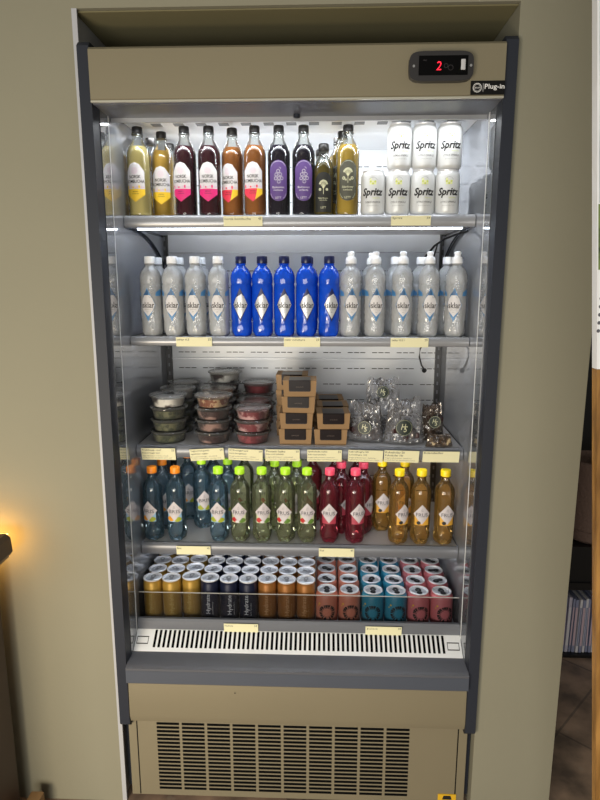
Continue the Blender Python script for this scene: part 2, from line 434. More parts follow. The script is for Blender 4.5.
for i in range(nc):
    for j in range(nr):
        x = VX0 + i * cw + .004; z = VZ0 + j * rh + .0025
        b.box(x, x + cw - .008, 0.0112, 0.013, z, z + rh - .0052, 1)
for x in (-0.463, 0.459): b.box(x, x + .003, 0.0112, 0.013, 0.016, 0.274, 1)
b.build('vented_base_panel', [m_champ, m_gap], F)
b = MB(); b.box(-0.47, 0.47, 0.05, 0.62, 0.0, 0.455); b.build('plinth', m_gap, F)
# temperature controller on the canopy
dx = X_at(440.5, -0.03, 1.97); dz = 1.974
b = MB(); M = Matrix.Rotation(math.radians(0), 4, 'Y')
b.prism([(0.071 * c, 0.031 * s_) for c, s_ in [(math.copysign(abs(math.cos(2 * PI * k / 40)) ** .32, math.cos(2 * PI * k / 40)), math.copysign(abs(math.sin(2 * PI * k / 40)) ** .5, math.sin(2 * PI * k / 40))) for k in range(40)]], 'y', -0.040, -0.024)
for i in range(len(b.v)): x_, y_, z_ = b.v[i]; b.v[i] = (x_ + dx, y_, z_ + dz)
c = b.build('temperature_display', P('charcoal_plastic', (46, 45, 47), 0.4), F)
b = MB(); b.box(dx - .050, dx + .058, -0.0415, -0.040, dz - .019, dz + .021, bev=0)
b.build('screen', P('black_gloss', (3, 3, 4), 0.35, spec=.15), c)
b = MB(); b.text('2', 0.011, dx - .006, 0, flat(0, -0.042, dz), height=0.018, shear=.12, bold=-.004); b.build('digit', EMIT('red_digit', (255, 40, 60), 2.2), c)
b = MB(); b.rbox(dx + .0425, dx + .052, -0.044, -0.041, dz - .009, dz + .013, .001); b.build('button', P('pale_button', (196, 196, 200), 0.4), c)
b = MB(); b.text('min', 0.007, dx - .037, .012, flat(0, -0.0418, dz)); b.ring(dx + .01, 0, .004, .0046, flat(0, -0.0418, dz)); b.ring(dx + .02, -.004, .005, .0056, flat(0, -0.0418, dz))
b.build('screen_marks', P('grey_mark', (70, 66, 70), 0.5), c)
for sx in (-.061, .0645):
    b = MB(); b.lathe([(0.0028, 0), (0.0028, 0.002)], 10)
    b.v = [(x_ + dx + sx, -0.0405 - z_, y_ + dz) for x_, y_, z_ in b.v]; b.build('screw', m_grey, c)
bx0, bx1 = X_at(470.5, -0.025, 1.93), 0.4715
b = MB(); b.box(bx0, bx1, -0.0262, -0.024, 1.918, 1.947)
fm = flat(0, -0.0266, 1.9325)
b.text('Plug-in', 0.044, bx0 + .053, 0.001, fm, 1, height=.0135, bold=.012)
b.ring(bx0 + .0145, 0, .0085, .0098, fm, 1); b.ring(bx0 + .0145, 0, .0065, .0070, fm, 1); b.text('eco', 0.010, bx0 + .0145, 0, fm, 1)
b.patch([(bx0 + .0272, -.009), (bx0 + .0278, -.009), (bx0 + .0278, .009), (bx0 + .0272, .009)], fm, 1, 1, 1)
b.build('badge', [P('badge_black', (10, 10, 12), 0.3), m_inkw], F)
# yellow sticker low on the vented panel
b = MB(); sx = X_at(447, 0.01, 0.045); b.box(sx - .026, sx + .026, 0.0095, 0.0118, 0.026, 0.046)
b.patch([(sx - .014, .029), (sx + .014, .029), (sx + .010, .042), (sx - .010, .042)], lambda u, v: (u, 0.0092, v), 1, 2, 2)
b.build('warning_sticker', [P('warning_yellow', (222, 176, 40), 0.5), m_ink], F)
# cables under shelves
b = MB(); xc = X_at(424, 0.5, 1.3)
pts = [(xc + .03, 0.50, 1.322), (xc + .005, 0.50, 1.315), (xc - .012, 0.50, 1.29), (xc - .014, 0.50, 1.262), (xc - .006, 0.50, 1.235), (xc + .002, 0.50, 1.222)]
b.tube(pts, 0.0026, 8); b.lathe([(0.001, -.008), (0.007, -.004), (0.0085, 0.001), (0.006, .007), (0.001, .009)], 12, cx=xc + .004, cy=0.50)
for i in range(len(b.v) - 60, len(b.v)): x_, y_, z_ = b.v[i]; b.v[i] = (x_, y_, z_ + 1.216)
b.build('cable', m_black, F)
b = MB()
b.tube([(0.462, 0.22, 1.642), (0.44, 0.26, 1.636), (0.418, 0.30, 1.628), (0.40, 0.36, 1.612), (0.385, 0.42, 1.585), (0.366, 0.50, 1.545), (0.34, 0.548, 1.52)], 0.0032, 8)
b.tube([(0.405, 0.34, 1.618), (0.403, 0.40, 1.57), (0.400, 0.46, 1.52)], 0.0022, 8)
b.build('cable', m_black, F)

# ------------------------------------------------------------------ price tags
def price_tag(px, w, h, Y, z, lines, label, grp, tilt=-0.12, roll=0, price=''):
    x = X_at(px, Y, z); o = empty('price_tag', (x, Y, z)); o.rotation_euler = (0, roll, 0)
    b = MB(); f0, f1, f2 = flat(0, 0, 0, tilt), flat(0, .0012, 0, tilt), flat(0, -.0005, 0, tilt)
    q = [(-w / 2, -h / 2), (w / 2, -h / 2), (w / 2, h / 2), (-w / 2, h / 2)]
    vs = [f0(*p) for p in q] + [f1(*p) for p in q]
    b.add(vs, [(0, 1, 2, 3), (7, 6, 5, 4), (0, 4, 5, 1), (1, 5, 6, 2), (2, 6, 7, 3), (3, 7, 4, 0)], 0)
    for (t, lw, lh, v) in lines: b.text(t, lw, -w / 2 + .003, v, f2, 1, height=lh, align='l')
    if price: b.text(price, .008, w / 2 - .007, h / 2 - .006, f2, 1, height=.006)
    b.build('paper', [m_tag, m_ink], o)
    tag(o, label, 'price tag', grp)
YR = 0.1575
S = lambda t: [(t, .062, .006, .004)]
price_tag(243, .104, .025, YR, 1.664, [('norsk kombucha', .07, .006, .006)], 'cream price tag on the top shelf rail under the amber bottles', 'price tags', price='45')
price_tag(411, .104, .025, YR, 1.664, [('Spritz', .026, .007, .006)], 'cream price tag on the top shelf rail under the white cans', 'price tags', price='39')
price_tag(194, .100, .026, YR, 1.342, [('isklar 0,5', .034, .006, .006)], 'cream price tag on second shelf rail under capped clear water bottles', 'price tags', price='25')
price_tag(302, .100, .026, YR, 1.342, [('isklar m/kullsyre', .055, .006, .006)], 'cream price tag on second shelf rail under the blue bottles', 'price tags', price='25')
price_tag(409.5, .103, .026, YR, 1.342, [('isklar 0,5 l', .034, .006, .006)], 'cream price tag on second shelf rail under sport-cap water bottles', 'price tags', price='29')
L3 = [
 (158.5, ['Fruktkopp med', 'havregrot', 'ingredienser: havre, melk'], 'cream price tag under the green tub stack, leftmost on third shelf'),
 (207, ['Yoghurt med granola', 'ingredienser: yoghurt', 'honning, nott'], 'tilted cream price tag under the granola tub stack'),
 (245.5, ['Chiagrot', 'med bringebaer', 'ingredienser: chia'], 'tilted cream price tag under the pink tub stack'),
 (282.5, ['Protein kake', 'Kake med sjokolade', 'ingredienser: mandel'], 'cream price tag under the tall kraft box stack'),
 (324.5, ['Sjokolade kake', 'Kake med sjokolade', 'ingredienser: kakao'], 'cream price tag under the low kraft box stack'),
 (365.5, ['Lakrisfingre 50', 'Lakrisfingre 100', 'ingredienser: lakris'], 'cream price tag under the left clear chocolate bag'),
 (401.5, ['Kokosboller 50', 'Kokosboller 100', 'ingredienser: kokos'], 'cream price tag under the large shiny clear bag'),
 (441, ['Kokosboller', '', ''], 'cream price tag partly covered by the small nut bag'),
]
for i, (px, ln, lab) in enumerate(L3):
    lines = [(ln[0], .054, .0064, .0125)]
    if ln[1]: lines.append((ln[1], .050, .0058, .003))
    if ln[2]: lines += [(ln[2], .075, .0035, -.006), (ln[0] + ', ' + ln[2], .085, .003, -.0125)]
    price_tag(px, .0985 if i < 7 else .103, .037 if i < 7 else .034, 0.156, 1.0185, lines, lab, 'price tags', tilt=-.2, roll=(0, -.06, .045, .0, .0, .02, .02, 0)[i], price=('25', '59', '59', '55', '55', '', '', '')[i])
price_tag(193.5, .102, .028, YR, 0.722, [('Bris', .012, .006, .007)], 'cream price tag on fourth shelf rail under the blue fruit bottles', 'price tags', price='45')
price_tag(336.5, .104, .028, YR, 0.722, [('Frus', .012, .006, .007)], 'cream price tag on fourth shelf rail under the pink bottles', 'price tags', price='45')
price_tag(241, .100, .029, 0.085, 0.516, [('Hydrate', .024, .006, .007)], 'cream price tag on the bottom rail under the amber cans', 'price tags', price='39')
price_tag(383.5, .104, .029, 0.085, 0.516, [('Juice', .032, .006, .007)], 'cream price tag on the bottom rail under the teal cans', 'price tags', price='39')

# ------------------------------------------------------------------ kombucha bottles
m_glass = CLEAR('bottle_glass', (244, 246, 244), (150, 156, 156), 0.01, refl=0.8, edge=.12)
m_cap = P('dark_metal_cap', (30, 28, 27), 0.42, metal=0.2)
m_lab = P('label_white', (216, 214, 216), 0.5)
LIQ = {
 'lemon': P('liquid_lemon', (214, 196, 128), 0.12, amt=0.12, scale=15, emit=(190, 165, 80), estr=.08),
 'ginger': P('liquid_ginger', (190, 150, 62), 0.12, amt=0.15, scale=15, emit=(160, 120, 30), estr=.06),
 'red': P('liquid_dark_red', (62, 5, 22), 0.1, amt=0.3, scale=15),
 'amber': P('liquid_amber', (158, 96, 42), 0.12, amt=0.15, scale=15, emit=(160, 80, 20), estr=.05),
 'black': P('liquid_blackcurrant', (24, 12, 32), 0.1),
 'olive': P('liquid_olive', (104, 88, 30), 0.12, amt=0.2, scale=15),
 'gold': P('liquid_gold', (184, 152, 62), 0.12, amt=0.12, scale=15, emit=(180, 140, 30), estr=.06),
}
m_yel = P('label_yellow', (240, 200, 50), 0.5); m_mag = P('label_magenta', (222, 40, 120), 0.5)
m_red = P('label_coral', (228, 60, 84), 0.5); m_pur = P('label_purple', (88, 62, 124), 0.45)
m_olv = P('label_dark_olive', (72, 72, 60), 0.5); m_dkl = P('label_near_black', (26, 26, 20), 0.5)
m_lil = P('label_pale_lilac', (214, 190, 206), 0.5); m_crm = P('ink_cream', (205, 205, 170), 0.5)

def kombucha(kind):
    liq, style = {'lemon': ('lemon', 'y'), 'ginger': ('ginger', 'y'), 'red': ('red', 'm'), 'amber': ('amber', 'r'), 'black': ('black', 'p'), 'gold': ('gold', 'o')}[kind]
    r, H = 0.0308, 0.226
    o = empty('kombucha_bottle')
    b = MB()
    b.lathe([(r - .006, 0), (r - .001, .003), (r, .008), (r, .155), (r - .0012, .163), (r - .004, .172), (r - .009, .181), (.0165, .188), (.0142, .194), (.0135, .200), (.0135, .2035), (.0155, .2045), (.0155, .208), (.0125, .209), (.0125, .213)], 28)
    b.build('glass_body', m_glass, o)
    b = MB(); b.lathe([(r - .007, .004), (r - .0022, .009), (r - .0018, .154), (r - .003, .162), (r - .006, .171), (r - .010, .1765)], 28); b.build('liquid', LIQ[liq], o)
    b = MB(); b.lathe([(.0136, .2085), (.0142, .210), (.0142, .222), (.013, .2255), (.004, .2265)], 18); b.build('cap', m_cap, o)
    b = MB(); f1, f2, f3 = cyl(r, .0005), cyl(r, .0009), cyl(r, .0013)
    if style in 'ymr':
        w = .0262; acc = {'y': 2, 'm': 3, 'r': 4}[style]
        hexa = [(-w, .055), (0, .036), (w, .055), (w, .112), (.012, .130), (0, .134), (-.012, .130), (-w, .112)]
        b.patch(hexa, f1, 0, 14, 10)
        b.patch([(-w, .0545), (0, .0355), (w, .0545), (w, .068), (-w, .068)], f2, acc, 8, 10)
        if style == 'r': b.patch([(.006, .040), (w, .0548), (w, .068), (.012, .068)], f3, 2, 5, 5)
        for kk, rr in enumerate((.0085, .0065, .0045, .0025)): b.ring(0, .1135, rr - .0008, rr, f2, 5, 14)
        b.text('NORSK', .032, 0, .0985, f2, 1, height=.0085, bold=.015); b.text('KOMBUCHA', .0505, 0, .0870, f2, 1, height=.0085, bold=.015)
        b.text('organisk kombucha', .036, 0, .0795, f2, 5, height=.002)
        for kk in range(9):
            u = -.022 + kk * .0055; hgt = random.Random(kk).uniform(.003, .008)
            b.patch([(u - .0021, .070), (u + .0021, .070), (u + .0021, .070 + hgt), (u - .0021, .070 + hgt)], f2, 5 if kk % 3 else acc, 1, 2)
        b.text('LEMON' if style == 'y' else 'BERRY' if style == 'm' else 'GINGER', .014, 0, .0615, f3, 1, height=.003)
        b.text('kombucha', .018, 0, .0565, f3, 1, height=.003)
    else:
        w, v0, v1 = .0245, .036, .137
        pill = [(w * math.cos(a), v0 + w + w * math.sin(a)) for a in [PI + PI * k / 10 for k in range(11)]] + [(w * math.cos(a), v1 - w + w * math.sin(a)) for a in [PI * k / 10 for k in range(11)]]
        b.patch(pill, f1, 6 if style == 'p' else 7, 20, 10)
        c0 = 0 if style == 'p' else 8
        w2 = w - .0025
        for (cc, a0, a1) in ((v1 - w, .15 * PI, .85 * PI), (v0 + w, 1.08 * PI, 1.3 * PI), (v0 + w, 1.7 * PI, 1.92 * PI)):
            b.ring(0, cc, w2 - .0007, w2, f2, c0, 14, a0, a1)
        if style == 'p':
            for (u, v) in ((0, .110), (-.005, .1015), (.0055, .102), (-.0065, .092), (.002, .093), (.009, .0925), (.0015, .084)): b.ring(u, v, .0034, .0044, f2, c0, 12)
            b.ring(.003, .116, .0030, .0037, f2, c0, 8, -.5, 1.8)
            b.text('Blackcurrant', .032, 0, .0705, f2, c0, height=.005)
        else:
            for kk in range(9):
                a = PI * (.15 + .7 * kk / 8); b.ring(.011 * math.cos(a), .103 + .012 * math.sin(a), .0009, .0026, f2, c0, 8)
                p0, p1 = (0, .096), (.010 * math.cos(a), .103 + .011 * math.sin(a))
                b.patch([(p0[0] - .0005, p0[1]), (p0[0] + .0005, p0[1]), (p1[0] + .0005, p1[1]), (p1[0] - .0005, p1[1])], f2, c0, 3, 1)
            b.patch([(-.0006, .080), (.0006, .080), (.0006, .100), (-.0006, .100)], f2, c0, 3, 1)
            for u in (-.011, .011): b.ring(u, .092, .0020, .0040, f2, c0, 10); b.ring(u * .5, .088, .001, .0024, f2, c0, 8)
            b.text('Elderflower', .030, 0, .0705, f2, c0, height=.005)
        b.text('kombucha', .024, 0, .0635, f2, c0, height=.0045); b.text('LETT', .016, 0, .0445, f2, c0, height=.005)
    b.build('label', [m_lab, m_ink, m_yel, m_mag, m_red, m_lil, m_pur, m_olv, m_crm], o); o.scale = (1, 1, 1.03)
    return o
def small_bottle():
    r = 0.0275; o = empty('kombucha_bottle')
    b = MB(); b.lathe([(r - .005, 0), (r, .005), (r, .120), (r - .002, .130), (r - .009, .145), (.0135, .152), (.012, .158), (.0135, .160), (.0135, .166), (.011, .168)], 26); b.build('glass_body', m_glass, o)
    b = MB(); b.lathe([(r - .006, .004), (r - .0016, .008), (r - .0016, .119), (r - .005, .130), (r - .009, .136)], 26); b.build('liquid', LIQ['olive'], o)
    b = MB(); b.lathe([(.0138, .166), (.0146, .168), (.0146, .181), (.012, .185)], 18); b.build('cap', m_cap, o)
    b = MB(); f1, f2 = cyl(r, .0005), cyl(r, .0009); w, v0, v1 = .0235, .008, .110
    pill = [(-w, v0), (w, v0)] + [(w * math.cos(a), v1 - w + w * math.sin(a)) for a in [PI * k / 10 for k in range(11)]]
    b.patch(pill, f1, 0, 16, 10)
    for kk in range(9):
        a = PI * (.12 + .76 * kk / 8); b.ring(.010 * math.cos(a), .077 + .011 * math.sin(a), .0008, .0024, f2, 1, 8)
        b.patch([(-.0005, .068), (.0005, .068), (.009 * math.cos(a) + .0005, .077 + .010 * math.sin(a)), (.009 * math.cos(a) - .0005, .077 + .010 * math.sin(a))], f2, 1, 3, 1)
    b.patch([(-.0006, .054), (.0006, .054), (.0006, .074), (-.0006, .074)], f2, 1, 3, 1)
    for u in (-.009, .009): b.ring(u, .066, .0012, .0034, f2, 1, 10)
    b.text('Elderflower', .026, 0, .044, f2, 1, height=.004); b.text('kombucha', .020, 0, .039, f2, 1, height=.0035); b.text('LETT', .014, 0, .020, f2, 1, height=.005)
    b.build('label', [m_dkl, m_crm], o)
    return o
ZA = 1.6803; YF = 0.207
G1 = 'kombucha bottles on the top shelf'
top = [
 (137.5, YF, 'lemon', -.12, 'pale lemon kombucha bottle at the left end of the top shelf front'),
 (163, .262, 'ginger', .05, 'yellow-brown kombucha bottle just behind and right of the pale lemon bottle'),
 (185.5, YF, 'red', -.22, 'dark red kombucha bottle with magenta label tip, left of the two'),
 (209.7, YF, 'red', 0, 'dark red kombucha bottle with magenta label tip, right of the two'),
 (232.9, YF + .022, 'amber', -.3, 'amber kombucha bottle with coral label tip beside the dark red bottle'),
 (255, YF, 'amber', -.1, 'amber kombucha bottle with coral label tip beside the black bottle'),
 (279, YF, 'black', 0, 'black kombucha bottle with purple grape label next to the amber bottle'),
 (303.5, YF, 'black', .05, 'black kombucha bottle with purple grape label next to the small bottle'),
 (347.5, YF, 'gold', 0, 'golden kombucha bottle with oval grey flower label beside the white cans'),
 (150, .335, 'ginger', .3, 'yellow-brown kombucha bottle in the rear row, behind the pale lemon bottle'),
 (171, .405, 'ginger', 0, 'yellow-brown kombucha bottle farthest back on the left of the top shelf'),
 (342, .275, 'gold', -.4, 'golden kombucha bottle directly behind the golden front bottle'),
 (338, .345, 'gold', 0, 'golden kombucha bottle third in line behind the golden front bottle'),
 (237, .275, 'amber', 0, 'amber kombucha bottle hidden behind the first amber bottle'),
]
for px, Y, k, rz, lab in top[:13]:
    place('k_' + k, lambda k=k: kombucha(k), max(-.4345, X_at(px, Y, 1.78)), Y, ZA, rz, lab, 'bottle', G1)
place('k_small', small_bottle, X_at(323.5, .202, 1.77), .202, ZA, 0, 'small olive kombucha bottle with black label, in front of its twin', 'bottle', G1)
place('k_small', small_bottle, X_at(320.5, .268, 1.77), .268, ZA, .3, 'small olive kombucha bottle behind the small black-label bottle', 'bottle', G1)

# ------------------------------------------------------------------ white cans
m_alu = P('brushed_aluminium', (222, 223, 226), 0.32, metal=0.35, amt=0.04)
m_cwh = P('can_white', (206, 208, 208), 0.3, metal=0.1)
m_lime = P('can_lime', (196, 206, 96), 0.4); m_limep = P('can_pale_lime', (222, 226, 160), 0.4); m_gtxt = P('can_grey_text', (110, 112, 116), 0.5)
def can_shell(b, r, H, rl):
    b.lathe([(r - .008, 0, 1), (r - .005, .0015, 1), (r - .001, .008, 0), (r, .012, 0), (r, H - .016, 0), (r - .0012, H - .012, 0), (rl + .0004, H - .0045, 0), (rl + .0012, H - .0032, 1), (rl + .0014, H - .001, 1), (rl, H, 1), (rl - .0015, H - .0005, 1), (rl - .0022, H - .005, 1)], 28)
m_lid = P('lid_aluminium', (196, 198, 202), 0.3, metal=0.55, amt=.12, scale=120)
def can_lid(o, rl, H, dark=False, mat_open=None):
    b = MB(); b.lathe([(rl - .0022, H - .0052), (rl - .004, H - .0055), (rl - .0055, H - .0045), (.004, H - .0042)], 24, 0)
    if dark: b.ring(0, 0, 0.0, .0085, lambda u, v: (u, v - .010, H - .0039), 1, 14); b.ring(0, 0, .002, .0095, lambda u, v: (u, v + .006, H - .0036), 1, 14)
    lid = b.build('lid', [m_lid, m_ink], o)
    b = MB()
    b.ring(0, 0, .0035, .0075, lambda u, v: (u, v * 1.35 + .006, H - .0018), 0, 14)
    b.ring(0, 0, 0, .0055, lambda u, v: (u, v - .006, H - .0020), 0, 12)
    b.build('pull_tab', P('tab_silver', (150, 152, 156), 0.3, metal=0.4) if not dark else P('tab_dark', (70, 70, 74), 0.35, metal=0.5), lid)
def spritz():
    r, H = .033, .1165; o = empty('drink_can'); b = MB(); can_shell(b, r, H, .0268); b.build('can_body', [m_cwh, m_alu], o); can_lid(o, .0268, H)
    b = MB(); f1 = cyl(r, .0005)
    for k in range(7): b.ring(-.006 + .012 * (k % 3) / 2, .080 + .0052 * (k // 3), 0, .0030, f1, 2 if k % 2 else 3, 8)
    b.ring(0, .084, .0118, .0124, f1, 1, 16, .15 * PI, .85 * PI)
    b.text('Spritz', .058, 0, .0565, f1, 0, height=.026, shear=.25, bold=.035)
    b.text('lemon lime', .020, .010, .044, f1, 2, height=.0035, shear=.3)
    b.text('CITRUS SPARKLE', .042, 0, .033, f1, 0, height=.0045, shear=.1); b.text('sparkling drink 330 ml', .032, 0, .024, f1, 1, height=.0022)
    b.build('printed_design', [m_ink, m_gtxt, m_lime, m_limep], o)
    return o
G2 = 'white spritz cans on the top shelf'
cx_ = [X_at(p, YF, 1.74) for p in (373, 397.6, 422.2, 446.9)]
for i in range(4):
    place('spritz', spritz, cx_[i], YF, ZA, (-.1, -.05, .05, -.05)[i], 'white drink can in lower row of the top shelf, ' + ORD[i], 'can', G2)
for i, p in enumerate((399.5, 424.3, 449.4)):
    place('spritz', spritz, X_at(p, YF, 1.855), YF, ZA + .1168, (0, .03, -.02)[i], 'white drink can stacked in the upper row, ' + ORD[i], 'can', G2)
for k in range(3):
    place('spritz', spritz, cx_[3] + .002, YF + .0685 * (k + 1), ZA, .4, 'white drink can ' + ('directly', 'second', 'third')[k] + ' behind the right front can of the lower row', 'can', G2)

# ------------------------------------------------------------------ water bottles
m_pet = CLEAR('clear_pet', (252, 253, 255), (242, 249, 255), 0.28, rough=0.10, refl=.9, edge=.45, bump=.55, bscale=55)
m_wcap = P('white_cap', (238, 240, 243), 0.4)
m_bluepet = P('blue_pet', (16, 72, 190), 0.10, amt=0.5, scale=30, emit=(10, 60, 220), estr=.03, bump=.25, bscale=45)
m_bcap = P('navy_cap', (10, 18, 66), 0.35)
m_icey = P('label_ice_blue', (70, 128, 180), 0.4); m_iced = P('label_deep_blue', (30, 84, 130), 0.4); m_silv = P('label_silver', (206, 208, 212), 0.35, metal=0.3)
m_navy = P('label_navy', (8, 20, 80), 0.4)
def water(kind):
    r = .0296; o = empty('water_bottle'); blue = kind == 'blue'
    H = .200
    prof = [(.018, .002), (.024, 0), (r - .001, .006), (r, .014), (r - .0008, .036), (r - .0022, .042), (r - .0005, .048), (r, .054)]
    prof += [(r, .060), (r, .137), (r - .0008, .141), (r - .0018, .144), (r - .0004, .149), (r, .160), (r - .0012, .169), (r - .0045, .178), (r - .0095, .186), (.0145, .191), (.0128, .195), (.0118, .196), (.0150, .1975), (.0150, .199), (.0118, .2005)]
    b = MB(); b.lathe(prof, 28, lobes=(5, .02, .18))
    b.build('bottle_body', m_bluepet if blue else m_pet, o)
    if not blue:    # water inside shows as a soft bright core with folds
        b = MB(); b.lathe([(.008, .004), (r - .008, .010), (r - .006, .05), (r - .009, .09), (r - .006, .13), (r - .005, .160), (r - .010, .176), (.010, .182)], 14)
        b.build('water', CLEAR('water_fill', (252, 253, 255), (236, 246, 255), 0.22, rough=0.03, refl=1.1, ior=1.4, edge=.5, bump=.8, bscale=38), o)
    if kind == 'sport':
        b = MB(); b.lathe([(.0140, .1995), (.0148, .201), (.0148, .211), (.0125, .2165), (.0085, .218), (.0082, .2235), (.0095, .2255), (.0092, .230), (.006, .232)], 18)
    else:
        b = MB(); b.lathe([(.0145, .2005), (.0150, .202), (.0146, .217), (.0136, .2195), (.005, .220)], 22)
    b.build('cap', m_bcap if blue else m_wcap, o)
    b = MB(); f1, f2, f3 = cyl(r, .0005), cyl(r, .0009), cyl(r, .0013)
    lo, mid, hi, w = .042, .088, .134, .0215
    dia = [(0, lo), (w, mid), (0, hi), (-w, mid)]
    # diamond: coloured tips, pale centre, chamfered
    b.patch(dia, f1, 4 if blue else 1, 12, 8)
    cc = [(-w * .62, mid - .017), (0, lo + .014), (w * .62, mid - .017), (w * .92, mid), (w * .62, mid + .017), (w * .34, hi - .020), (-w * .34, hi - .020), (-w * .62, mid + .017), (-w * .92, mid)] if not blue else [(0, lo + .008), (w * .95, mid), (w * .5, mid + .022), (.004, mid + .030), (-w * .5, mid + .020), (-w * .95, mid)]
    b.patch(cc, f2, 0 if not blue else 3, 10, 8)
    if not blue:
        b.patch([(-.012, hi - .0205), (.000, hi - .004), (.004, hi - .0135), (.002, hi - .022)], f2, 2, 4, 3)
        for s in (-1, 1):
            b.patch([(s * .022, .112), (s * .030, .126), (s * .040, .112), (s * .044, .126), (s * .040, .130), (s * .024, .122)], f1, 1, 4, 4)
    b.text('isklar', .0365, 0, .087, f3, 5, height=.0160, bold=.01); b.text('naturlig kildevann', .018, 0, .0745, f3, 5, height=.0018)
    b.ring(.008, .110, .003, .0036, f3, 6, 8); b.text('0,5 l', .005, 0, .068, f3, 5, height=.003)
    b.build('label', [m_lab, m_icey, m_iced, m_silv, m_navy, m_ink, m_gtxt], o)
    return o
ZB = 1.3553; YW = 0.2045
Gw = {'flat': 'clear still water bottles', 'blue': 'blue water bottles', 'sport': 'sport cap water bottles'}
for i, p in enumerate((151.5, 173.5, 196, 219)):
    x = X_at(p, YW, 1.45)
    place('w_flat', lambda: water('flat'), x, YW, ZB, (-.1, .05, -.1, 0)[i], 'clear water bottle with flat white cap in the front row, ' + ORD[i], 'bottle', Gw['flat'])
    if i < 3: place('w_flat', lambda: water('flat'), x + .003, YW + .066, ZB, .5, 'clear flat-cap water bottle in the second row, ' + ORD[i], 'bottle', Gw['flat'])
for i, p in enumerate((241.5, 262.5, 284.3, 306.3, 329)):
    x = X_at(p, YW, 1.45)
    place('w_blue', lambda: water('blue'), x, YW, ZB, (0, .0, .06, .1, .25)[i], 'bright blue water bottle in the front row, ' + ORD[i], 'bottle', Gw['blue'])
    if i > 2: place('w_blue', lambda: water('blue'), x + (.003 if i == 3 else .0), YW + .068, ZB, .2, 'bright blue water bottle behind the ' + ('fourth' if i == 3 else 'fifth') + ' blue front bottle', 'bottle', Gw['blue'])
for i, p in enumerate((350.5, 375, 402, 428.5, 455.5)):
    x = X_at(p, YW, 1.45)
    place('w_sport', lambda: water('sport'), x, YW, ZB, (.08, .05, .0, .0, -.35)[i], 'clear water bottle with sport cap in the front row, ' + ORD[i], 'bottle', Gw['sport'])
    if i < 2: place('w_sport', lambda: water('sport'), x - (-.002 if i == 0 else .006), YW + .068, ZB, .3, 'clear sport-cap water bottle behind the ' + ('first' if i == 0 else 'second') + ' sport-cap front bottle', 'bottle', Gw['sport'])
    else: place('w_flat', lambda: water('flat'), x - .012, YW + .068, ZB, .3, 'clear flat-cap water bottle behind the ' + ('third', 'fourth', 'fifth')[i - 2] + ' sport-cap bottle', 'bottle', Gw['flat'])

# ------------------------------------------------------------------ tubs
m_tub = CLEAR('tub_plastic', (250, 250, 250), (190, 192, 190), 0.02, refl=.8)
m_tlid = CLEAR('tub_lid_plastic', (250, 250, 250), (220, 222, 220), 0.05, refl=.9)
def foodmat(name, a, b_, scale=45, th=.5):
    m, nt, out = newmat(name); pb = nt.nodes.new('ShaderNodeBsdfPrincipled'); tc = nt.nodes.new('ShaderNodeTexCoord')
    vo = nt.nodes.new('ShaderNodeTexNoise'); vo.inputs['Scale'].default_value = scale; vo.inputs['Detail'].default_value = 4; nt.links.new(tc.outputs['Object'], vo.inputs['Vector'])
    rp = nt.nodes.new('ShaderNodeValToRGB'); rp.color_ramp.elements[0].position = th - .04; rp.color_ramp.elements[0].color = s2l(a)
    rp.color_ramp.elements[1].position = th + .04; rp.color_ramp.elements[1].color = s2l(b_); nt.links.new(vo.outputs['Fac'], rp.inputs[0])
    nt.links.new(rp.outputs[0], pb.inputs['Base Color']); pb.inputs['Roughness'].default_value = .4
    nt.links.new(pb.outputs[0], out.inputs[0]); return m
FOOD = {'yog': foodmat('yoghurt_berries', (236, 234, 226), (36, 12, 20), 14, .53), 'green': foodmat('green_salad', (44, 52, 30), (92, 94, 66)),
        'gran': foodmat('granola', (120, 62, 36), (190, 160, 124), 70), 'dark': foodmat('dark_berries', (48, 16, 18), (150, 118, 108), 25, .56),
        'pink': foodmat('pink_chia', (116, 34, 46), (206, 160, 160), 28), 'redb': foodmat('raspberry', (104, 22, 34), (142, 52, 60), 35)}
def tub(food):
    o = empty('food_tub'); b = MB()
    b.lathe([(.041, 0), (.044, .001), (.050, .028), (.0515, .030), (.0545, .0305), (.0545, .0315), (.051, .032)], 30, cap1=False); b.build('tub_body', m_tub, o)
    b = MB(); b.lathe([(.0405, .0015), (.0432, .002), (.0485, .025), (.030, .027), (.004, .026)], 26); b.build('contents', FOOD[food], o)
    b = MB(); b.lathe([(.0510, .0310), (.0555, .0310), (.0558, .0335), (.054, .0350), (.050, .0352), (.048, .0335), (.010, .0335)], 30, cap0=False); b.build('lid', m_tlid, o)
    return o
ZC = 1.0403
def stack(px, Y, foods, where, grp):
    x = X_at(px, Y, ZC + .05); n = len(foods)
    for i, f in enumerate(foods):
        lv = 'topmost' if i == n - 1 else 'bottom' if i == 0 else ('second' if i == 1 else 'third' if i == 2 else 'fourth') + ' from bottom'
        rr = random.Random(int(px * 7 + i))
        place('tub_' + f, lambda: tub(f), x + rr.uniform(-.002, .002), Y + rr.uniform(-.001, .001), ZC + .0356 * i, rr.uniform(0, 6), 'round clear food tub, ' + lv + ' of the ' + where, 'food tub', grp)
stack(169.5, .232, ['green', 'green', 'green', 'yog'], 'front green stack', 'tubs in green stacks')
stack(178.5, .350, ['green', 'green', 'green', 'yog'], 'middle green stack', 'tubs in green stacks')
stack(184.5, .465, ['green', 'green', 'green', 'yog'], 'rear green stack', 'tubs in green stacks')
stack(214, .232, ['dark', 'dark', 'dark', 'gran'], 'front granola stack', 'tubs in granola stacks')
stack(219.5, .350, ['dark', 'dark', 'dark', 'gran'], 'middle granola stack', 'tubs in granola stacks')
stack(225, .465, ['dark', 'dark', 'dark', 'dark', 'yog'], 'rear granola stack', 'tubs in granola stacks')
stack(253, .232, ['redb', 'pink', 'pink'], 'front pink stack', 'tubs in pink stacks')
